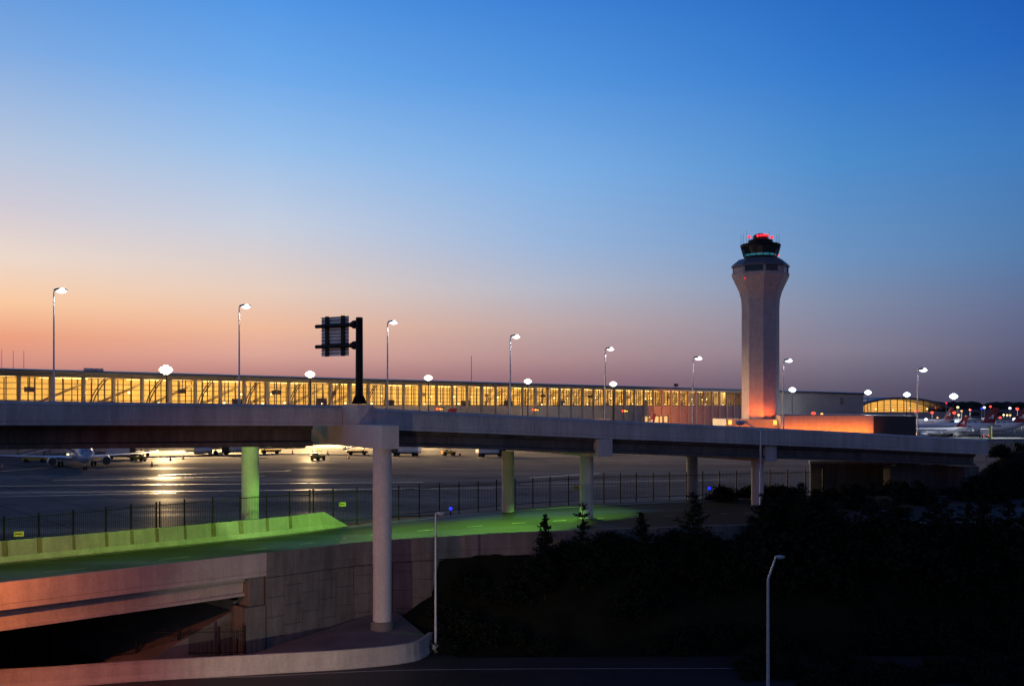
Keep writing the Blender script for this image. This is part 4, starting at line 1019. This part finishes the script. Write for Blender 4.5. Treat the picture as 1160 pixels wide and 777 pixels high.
airliner('grey airliner with nose pointing left, half hidden behind the first plane', (p2.x, p2.y, 0), R(-152), lit=False)
p3 = at(447, 0, 318)
airliner('airliner whose small dark red fin shows over the flyover edge at mid picture', (p3.x, p3.y, 0), R(168), lit=False)
p4 = at(704, 0, 430)
airliner('airliner whose dark red fin shows before the lit doorway of the terminal', (p4.x, p4.y, 0), R(150), lit=False).scale = (0.78,)*3
for px, Z, rz, lab in ((1053, 412, 158, 'silver airliner with red fin parked nearest the dark end of the orange building'), (1073, 425, 168, 'silver airliner with red fin parked second of the right-hand row'),
                       (1108, 440, 155, 'silver airliner with red fin at the right edge of the picture'), (1045, 560, 120, 'pale airliner behind the nearest plane of the right-hand row')):
    p = at(px, 0, Z); airliner(lab, (p.x, p.y, 0), R(rz), body='white_paint', lit=False).scale = (0.72 if px == 1053 else 1.0,)*3
# apron light for the right-hand planes comes mostly from the unseen mast at right

# ------------------------------------------------------------------ apron vehicles
def vehicle(kind, label, px, Z, rz, lit=None, cat=None):
    p = at(px, 0, Z); nm = {'truck': 'service_truck', 'tug': 'baggage_tug', 'loader': 'belt_loader'}[kind]
    o = thing(nm, label, cat or {'truck': 'truck', 'tug': 'baggage tug', 'loader': 'belt loader'}[kind], (p.x, p.y, 0), rz=R(rz), group='apron service vehicles')
    def wheels(xs, wy, r):
        for x_ in xs:
            for sd in (1, -1):
                mb = MB(); mb.tube((x_, sd*wy-.14, r), (x_, sd*wy+.14, r), r, n=14); mb.build('wheel', M['tyre'], o, smooth=True)
    if kind == 'truck':
        mb = MB(); mb.box((-3.4, -1.2, 1.0), (1.6, 1.2, 3.5)); mb.build('box_body', M['truck_white'], o, bevel=0.06)
        mb = MB(); mb.box((-3.4, -1.0, 0.6), (3.2, 1.0, 0.98)); mb.build('chassis', M['truck_dark'], o)
        mb = MB(); mb.add([(1.7, -1.1, .8), (3.4, -1.1, .8), (3.4, -1.1, 1.6), (2.8, -1.1, 2.6), (1.7, -1.1, 2.6), (1.7, 1.1, .8), (3.4, 1.1, .8), (3.4, 1.1, 1.6), (2.8, 1.1, 2.6), (1.7, 1.1, 2.6)],
                          [(0, 1, 2, 3, 4), (9, 8, 7, 6, 5), (0, 5, 6, 1), (1, 6, 7, 2), (2, 7, 8, 3), (3, 8, 9, 4), (4, 9, 5, 0)]); cab = mb.build('cab', M['truck_dark'], o, bevel=0.05)
        mb = MB(); mb.add([(3.39, -.95, 1.68), (3.39, .95, 1.68), (2.9, .95, 2.5), (2.9, -.95, 2.5)], [(0, 1, 2, 3)]); mb.build('windscreen', M['dark_glass'], cab)
        wheels((-2.3, 2.4), 1.0, 0.48); xf, xr, wy = 3.42, -3.42, 0.8; zl_ = 1.0
    elif kind == 'tug':
        mb = MB(); mb.add([(-1.6, -.8, .4), (1.7, -.8, .4), (1.7, -.8, .95), (0.4, -.8, 1.15), (-1.6, -.8, 1.15), (-1.6, .8, .4), (1.7, .8, .4), (1.7, .8, .95), (0.4, .8, 1.15), (-1.6, .8, 1.15)],
                          [(0, 1, 2, 3, 4), (9, 8, 7, 6, 5), (0, 5, 6, 1), (1, 6, 7, 2), (2, 7, 8, 3), (3, 8, 9, 4), (4, 9, 5, 0)]); mb.build('body', M['yellow_paint'], o, bevel=0.05)
        mb = MB()
        for x_ in (-0.9, 0.3):
            for sd in (-.7, .7): mb.tube((x_, sd, 1.14), (x_, sd, 2.1), 0.05, n=6)
        mb.build('canopy_post', M['truck_dark'], o)
        mb = MB(); mb.box((-1.1, -.8, 2.1), (0.5, .8, 2.2)); mb.build('canopy', M['truck_white'], o)
        mb = MB(); mb.box((-0.9, -.6, 1.16), (-0.3, .6, 1.5)); mb.build('seat', M['truck_dark'], o)
        wheels((-1.0, 1.1), 0.75, 0.4); xf, xr, wy, zl_ = 1.72, -1.62, 0.55, 0.8
    else:
        mb = MB(); mb.box((-2.6, -.85, .45), (2.4, .85, 1.05)); mb.build('body', M['yellow_paint'], o, bevel=0.05)
        mb = MB(); mb.add([(-3.6, -.5, 1.2), (3.6, -.5, 2.9), (3.6, -.5, 3.2), (-3.6, -.5, 1.5), (-3.6, .5, 1.2), (3.6, .5, 2.9), (3.6, .5, 3.2), (-3.6, .5, 1.5)], [(0, 1, 2, 3), (7, 6, 5, 4), (0, 4, 5, 1), (1, 5, 6, 2), (2, 6, 7, 3), (3, 7, 4, 0)]); mb.build('conveyor', M['truck_white'], o)
        mb = MB()
        for sd in (-.55, .55): mb.tube((-3.6, sd, 1.8), (3.6, sd, 3.5), 0.05, n=6)
        for x_ in (-3, 0, 3):
            for sd in (-.55, .55): mb.tube((x_, sd, 1.2+(x_+3.6)/7.2*1.7), (x_, sd, 1.8+(x_+3.6)/7.2*1.7), 0.04, n=6)
        mb.build('handrail', M['truck_dark'], o)
        mb = MB(); mb.tube((1.4, 0, 1.0), (1.9, 0, 2.4), 0.15, n=8); mb.build('lift_strut', M['truck_dark'], o)
        wheels((-1.7, 1.6), 0.8, 0.42); xf, xr, wy, zl_ = 2.42, -2.62, 0.6, 0.8
    for sd in (1, -1):
        mb = MB(); mb.ellipsoid((xf, sd*wy, zl_), 0.08, 0.17, 0.15, 8, 5); mb.build('headlight', M['white_glow'] if lit == 'front' else M['lamp_off'], o)
        mb = MB(); mb.ellipsoid((xr, sd*wy, zl_), 0.1, 0.2, 0.18, 8, 5); mb.build('tail_light', M['redorange_glow'] if lit == 'rear' else M['red_tail'], o)
    if lit == 'beacon':
        zz = {'truck': 2.75, 'tug': 2.35, 'loader': 1.3}[kind]
        mb = MB(); mb.ellipsoid((1.9 if kind == 'truck' else 0, 0, zz), 0.3, 0.3, 0.28, 8, 6); mb.build('beacon', M['amber_glow'], o)
    return o
vehicle('truck', 'service truck with pale box body under the right wing of the first airliner', 138, 238, 20)
vehicle('loader', 'yellow belt loader under the left wing of the first airliner', 40, 226, 10)
vehicle('tug', 'yellow baggage tug right of the first airliner', 157, 232, 170)
vehicle('truck', 'pale service truck beside the green lit left column', 268, 262, 185)
vehicle('loader', 'dark belt loader between the left column and the flyover joint', 306, 268, 205, None)
vehicle('tug', 'baggage tug with glowing lamp near the flyover joint', 360, 236, 60, 'beacon')
vehicle('loader', 'yellow belt loader just left of the tall front column', 405, 262, 15)
vehicle('truck', 'dark truck right of the tall front column', 460, 255, 165, None)
vehicle('tug', 'yellow tug with red tail lamps right of the tall front column', 508, 258, 20, 'rear')
vehicle('truck', 'service truck left of the middle far column', 556, 250, 20)
vehicle('tug', 'dark tug right of the green lit middle column', 683, 262, 5)
vehicle('truck', 'truck with red tail lamps on the apron beyond the right end of the flyover', 1115, 400, 75, 'rear')
vehicle('loader', 'belt loader with long dark ramp at the foot of the tower', 874, 372, 8)

def cone_at(px, py, label):
    p = from_px(px, py, 0); o = thing('traffic_cone', label, 'traffic cone', tuple(p), group='orange cones on the apron')
    mb = MB(); mb.box((-.32, -.32, 0), (.32, .32, .08)); mb.build('base', M['tyre'], o)
    mb = MB(); mb.lathe((0, 0, 0.082), [(.24, 0), (.06, 0.95), (.03, 1.0)], 12); mb.build('body', M['cone'], o, smooth=True)
    mb = MB(); mb.lathe((0, 0, 0.082), [(.185, 0.42), (.15, 0.62)], 12); mb.build('collar', M['truck_white'], o, smooth=True)
for px, py, lab in ((2.7, 531, 'orange cone under the left wing tip of the first airliner'), (172, 528, 'orange cone under the right wing tip of the first airliner'), (193, 521.5, 'orange cone under the nose of the half hidden airliner'),
                    (207.5, 520, 'orange cone just right of the half hidden airliner'), (331, 513.5, 'orange cone left of the tug with glowing lamp'), (395, 519, 'orange cone left of the tall front column'), (371.5, 515, 'orange cone right of the tug with glowing lamp'),
                    (521, 516, 'orange cone right of the tug with red tail lamps'), (544, 515, 'orange cone left of the truck by the middle far column')):
    cone_at(px, py, lab)
# pale post on the right apron
p = from_px(1122, 497, 0); o = thing('marker_post', 'pale yellow marker post beyond the right end of the flyover', 'post', tuple(p))
mb = MB(); mb.tube((0, 0, 0), (0, 0, 4.6), 0.55, 0.5, 12); mb.build('post', M['sign_yellow'], o, smooth=True)
mb = MB(); mb.tube((0, 0, 4.6), (0, 0, 4.9), 0.6, 0.6, 12); mb.build('cap', M['galv'], o, smooth=True)

# blue taxiway lights
for px, py, Z, lab in ((510.5, 576, 106.5, 'blue taxiway light near the fence, right of the tall front column'), (803.5, 553, 116.5, 'blue taxiway light near the fence, right of the far right column')):
    p = at(px, py, Z); gz = h(p.x, p.y)
    o = thing('taxiway_light', lab, 'taxiway light', (p.x, p.y, gz), group='blue taxiway lights')
    mb = MB(); mb.tube((0, 0, 0), (0, 0, p.z-gz-0.15), 0.06, n=8); mb.build('stem', M['black_metal'], o)
    mb = MB(); mb.ellipsoid((0, 0, p.z-gz), 0.17, 0.17, 0.19, 12, 8); mb.build('lens', M['blue_glow'], o, smooth=True)

# thin masts on the horizon
for px, ytop, Z, lab in ((534, 403, 620, 'thin radio mast behind the terminal at mid picture'), (2, 396, 520, 'leftmost thin radio mast of three on the horizon'), (15, 397, 520, 'middle thin radio mast of three on the horizon at left'), (27, 397, 520, 'third thin radio mast from the left edge on the horizon')):
    p = at(px, ytop, Z); o = thing('radio_mast', lab, 'radio mast', (p.x, p.y, 0), group='thin radio masts')
    mb = MB(); mb.tube((0, 0, 0), (0, 0, p.z), 0.3, 0.16 if Z > 600 else 0.1, 6); mb.build('mast', M['galv'], o)
    mb = MB(); mb.box((-0.5, -0.5, 0), (0.5, 0.5, 1)); mb.build('footing', M['conc'], o)

# distant apron lamps at right
DL = [(1081, 467.5, 520, 'redorange_glow', 3.3), (1056, 467.3, 560, 'redorange_glow', 3.0), (1037, 466, 600, 'redorange_glow', 2.2), (1085, 461.3, 700, 'yellow_glow', 2.6), (1099, 464.3, 640, 'redorange_glow', 2.2), (1112, 462.5, 700, 'blue_glow', 2.2), (1115, 461.5, 690, 'white_glow', 2.4), (1122, 460.5, 800, 'redorange_glow', 2.4),
      (1144, 462.3, 720, 'white_glow', 2.6), (1152.5, 463.2, 650, 'redorange_glow', 3.0), (1133, 473, 470, 'redorange_glow', 2.6), (1149.5, 475, 480, 'white_glow', 4.0), (1157.5, 473.3, 520, 'yellow_glow', 2.4), (1089.5, 465.5, 620, 'amber_glow', 1.8), (1086, 470, 560, 'yellow_glow', 2.2), (1094, 472, 560, 'yellow_glow', 2.4),
      (1137, 470, 600, 'yellow_glow', 2.0), (1141, 470.2, 600, 'yellow_glow', 2.0), (1144.5, 470.2, 600, 'amber_glow', 1.9), (1072, 456.5, 760, 'red_glow', 1.8), (1049, 475, 520, 'white_glow', 3.0), (1062, 473, 540, 'amber_glow', 1.8), (1032, 491, 392, 'yellow_glow', 1.3), (1038.5, 491.3, 392, 'amber_glow', 1.6)]
CN = {'redorange_glow': 'red-orange', 'yellow_glow': 'yellow', 'blue_glow': 'blue', 'white_glow': 'white', 'amber_glow': 'amber', 'red_glow': 'red'}
WHERE = ['behind the nearest red fin', 'in front of the right part of the arched hall', 'in front of the middle of the arched hall', 'on the horizon above the nearest red fin', 'low on the horizon left of the blue lamp', 'on the far horizon', 'beside the blue lamp on the horizon', 'highest on the horizon between the two red fins',
         'on the horizon near the right edge', 'on the horizon at the right edge', 'right of the second red fin', 'large and bright near the right edge', 'at the right edge below the horizon', 'right of the right-hand floodlight mast', 'above the nearest plane', 'between the two red fins', 'first of a row of three right of the second fin', 'second of a row of three right of the second fin', 'last of a row of three right of the second fin',
         'at the right tip of the arched roof', 'right of the dark end of the orange building', 'under the right part of the arched hall', 'low by the dark end wall, left of the pair', 'low by the dark end wall, right of the pair']
for (px, py, Z, mt, rp), wh in zip(DL, WHERE):
    p = at(px, py, Z); r = rp*Z/F*0.48
    o = thing('apron_lamp', f'small distant {CN[mt]} lamp {wh}', 'lamp', (p.x, p.y, 0), group='distant lamps on the right apron')
    mb = MB(); mb.tube((0, 0, 0), (0, 0, max(p.z-r*.6, .2)), 0.14, 0.1, 6); mb.build('pole', M['galv'], o)
    mb = MB(); mb.ellipsoid((0, 0, p.z), r*1.25, r, r, 12, 7); mb.build('lens', M[mt], o, smooth=True)

# pale far building and hangar forms at right
for px0, px1, yt, Z, lab, mt in ((1128, 1147, 475, 500, 'pale small gate building with windows among the right-hand planes', 'truck_white'), (1094, 1116, 475.5, 560, 'long pale low shed lit yellow behind the second red fin', 'truck_white'), (1090, 1175, 464.5, 900, 'long dark far building on the horizon at right', 'roof_grey')):
    x0, x1 = X(px0, Z), X(px1, Z); z1 = Zpx(yt, Z)
    o = thing('far_building', lab, 'building', ((x0+x1)/2, Z, 0), world=True)
    mb = MB(); mb.box((x0, Z, 0), (x1, Z+14, z1)); mb.build('wall', M[mt], o)
    mb = MB(); mb.box((x0-.4, Z-.4, z1+.003), (x1+.4, Z+14.4, z1+0.5)); mb.build('roof', M['roof_grey'], o)
    n = 3
    for k in range(n):
        xa = lerp(x0, x1, (k+0.3)/n); mb = MB(); mb.box((xa, Z-0.08, z1*0.45), (xa+(x1-x0)/n*0.4, Z-0.01, z1*0.8)); mb.build('window', M['dark_glass'], o)

# ------------------------------------------------------------------ retaining wall and ground behind the right bay
rw = thing('retaining_wall', 'dim grey panel wall under the right part of the flyover', 'retaining wall', (X(990, 128), 128, 1), world=True)
a, b_ = at(918, 523, 131), at(1075, 531, 128)
d = Vector((b_.x-a.x, b_.y-a.y, 0)); L = d.length; d.normalize(); nv = Vector((-d.y, d.x, 0))
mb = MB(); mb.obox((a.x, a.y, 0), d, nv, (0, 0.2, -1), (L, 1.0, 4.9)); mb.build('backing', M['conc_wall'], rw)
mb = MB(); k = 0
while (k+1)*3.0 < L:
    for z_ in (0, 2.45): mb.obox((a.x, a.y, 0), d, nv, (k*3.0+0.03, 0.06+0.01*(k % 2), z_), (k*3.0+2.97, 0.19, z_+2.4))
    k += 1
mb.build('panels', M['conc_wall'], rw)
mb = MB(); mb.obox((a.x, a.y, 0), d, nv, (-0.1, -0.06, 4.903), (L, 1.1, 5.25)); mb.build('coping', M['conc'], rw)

# ------------------------------------------------------------------ vegetation
def conifer_mesh(seed, H_, wid, sparse):
    rnd = random.Random(seed); t_ = MB(); t_.tube((0, 0, -0.5), (0, 0, H_*0.97), 0.13, 0.02, 8); c = MB()
    z = H_*0.08
    while z < H_*0.99:
        f = 1-z/H_; n = max(3, int((5 if sparse else 8)*f+3))
        for i in range(n):
            if rnd.random() < (0.3 if sparse else 0.1): continue
            a = rnd.uniform(0, 2*math.pi); L = wid*f**0.8*rnd.uniform(0.55, 1.12)+0.12
            dr = rnd.uniform(-0.05, 0.25)
            pts = [Vector((math.cos(a)*L*u, math.sin(a)*L*u, z - dr*L*u + 0.3*L*u*u)) for u in (0, 0.35, 0.7, 1)]
            t_.path(pts, [0.025, 0.02, 0.014, 0.006], 4)
            m_ = int(L*26)+8
            for k in range(m_):
                u = rnd.uniform(0.12, 1.03); j = min(int(u*3), 2); q = pts[j].lerp(pts[j+1], min(1, u*3-j))
                q = q + Vector((rnd.gauss(0, .09), rnd.gauss(0, .09), rnd.gauss(0, .07)))
                v = Vector((rnd.gauss(0, 1), rnd.gauss(0, 1), rnd.gauss(0.2, .7))).normalized()*rnd.uniform(.14, .28); s_ = v.cross(Vector((rnd.gauss(0, 1), rnd.gauss(0, 1), rnd.gauss(0, 1)))).normalized()*rnd.uniform(.035, .08)
                c.add([q-v*.3, q+s_, q+v, q-s_], [(0, 1, 2, 3)])
        z += H_*(0.062 if sparse else 0.05)*rnd.uniform(0.7, 1.3)
    return t_, c
def shrub_mesh(seed, rx, hz):
    rnd = random.Random(seed); t_ = MB(); c = MB()
    for i in range(26):
        a = rnd.uniform(0, 2*math.pi); e = rnd.uniform(0.15, 1.45); L = rnd.uniform(0.6, 1.05)
        d = Vector((math.cos(a)*math.cos(e)*rx, math.sin(a)*math.cos(e)*rx, math.sin(e)*hz))*L
        t_.path([Vector((0, 0, -0.2)), d*0.5+Vector((0, 0, .1)), d], [0.04, 0.025, 0.008], 4)
        for k in range(95):
            q = d*rnd.uniform(0.5, 1.05) + Vector((rnd.gauss(0, .2), rnd.gauss(0, .2), rnd.gauss(0, .17)))
            v = Vector((rnd.gauss(0, 1), rnd.gauss(0, 1), rnd.gauss(0.2, .8))).normalized()*rnd.uniform(.09, .17); s_ = v.cross(Vector((rnd.gauss(0, 1), rnd.gauss(0, 1), rnd.gauss(0, 1)))).normalized()*rnd.uniform(.05, .09)
            c.add([q-v*.6, q+s_, q+v, q-s_], [(0, 1, 2, 3)])
    return t_, c
def tree(label, px, Z, ytop, sparse, wid, seed):
    x_ = X(px, Z); gz = h(x_, Z); H_ = Zpx(ytop, Z)-gz
    o = thing('conifer', label, 'conifer', (x_, Z, gz), rz=seed, group='small dark conifers along the ramp')
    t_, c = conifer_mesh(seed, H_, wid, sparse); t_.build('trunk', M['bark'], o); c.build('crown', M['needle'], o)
tree('tallest sparse conifer silhouetted before the green lit column', 660, 83.5, 565, True, 2.0, 3)
tree('small dark conifer left of the sparse one', 618, 83.5, 581, False, 1.35, 5)
tree('small dark conifer right of the sparse one', 727, 84, 579, False, 1.3, 8)
tree('broad dark conifer left of the bent street lamp', 785, 84, 556, False, 2.3, 9)
tree('broad dark conifer right of the bent street lamp', 893, 95, 553, False, 2.4, 12)
tree('dark conifer before the dim grey panel wall', 968, 104, 546, False, 2.0, 14)
tree('dark conifer at the right abutment of the flyover', 1040, 108, 545, False, 2.1, 15)
tree('dark conifer left of the dim grey panel wall', 925, 100, 558, False, 1.9, 16)
tree('dark conifer at the right edge under the flyover end', 1128, 110, 522, False, 2.6, 18)
rt_ = random.Random(21)
for px in (868, 884, 908, 940, 955, 985, 1003, 1020, 1058, 1075, 1092, 1110, 1146, 1165):
    tree('dark conifer in the black thicket at lower right', px + rt_.uniform(-5, 5), rt_.uniform(84, 86), rt_.uniform(546, 566), False, rt_.uniform(1.7, 2.5), px)
sh = []
for i in range(3):
    o = thing('shrub', 'dark leafy shrub on the black slope below the ramp', 'shrub', group='shrubs on the dark slope')
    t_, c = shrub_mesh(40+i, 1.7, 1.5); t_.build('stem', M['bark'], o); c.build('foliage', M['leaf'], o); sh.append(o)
spots = []
rnd = random.Random(5)
for i in range(70):
    px = rnd.uniform(500, 1170); Z = rnd.uniform(79.5, 85.5); spots.append((px, Z, rnd.uniform(0.7, 1.25), 0))
for i in range(52):
    px = rnd.uniform(850, 1180); Z = rnd.uniform(67, 77); spots.append((px, Z, rnd.uniform(0.55, 1.0), 1))
for i in range(26):
    px = rnd.uniform(800, 1165); Z = rnd.uniform(112, 122); spots.append((px, Z, rnd.uniform(0.7, 1.2), 2))
for i in range(34):
    px = rnd.uniform(745, 1170); spots.append((px, rnd.uniform(84.2, 85.8), rnd.uniform(0.85, 1.2) if px < 850 else rnd.uniform(1.5, 2.3), 3))
for i in range(16):
    px = rnd.uniform(1132, 1190); spots.append((px, rnd.uniform(114, 126), rnd.uniform(0.7, 1.1), 2))
LBL = ['dark leafy shrub on the black slope below the ramp', 'dark leafy shrub along the lower road at bottom right', 'dark leafy shrub beyond the ramp under the right part of the flyover', 'dark leafy shrub against the right part of the ramp edge']
GRP = ['shrubs on the dark slope', 'shrubs along the lower road', 'shrubs beyond the ramp', 'shrubs against the ramp edge']
for i, (px, Z, sc, k) in enumerate(spots):
    o = sh[i] if i < 3 else copy_tree(sh[i % 3])
    x_ = X(px, Z); o.location = (x_, Z, h(x_, Z)-0.1); o.scale = (sc*1.1, sc*1.1, sc); o.rotation_euler = (0, 0, rnd.uniform(0, 6.28))
    tag(o, LBL[k], 'shrub', GRP[k])

# far wood on the horizon
mb = MB(); rnd = random.Random(11)
for i in range(420):
    az = rnd.uniform(R(-32), R(34)); D = rnd.uniform(2300, 3000); hh = rnd.uniform(10, 22); rx = rnd.uniform(14, 34)
    mb.ellipsoid((math.sin(az)*D, math.cos(az)*D, hh*0.5), rx, rx, hh*0.62, 7, 5)
tag(mb.build('treeline', M['farwood']), 'far dark wood along the horizon', 'wood', kind='stuff')
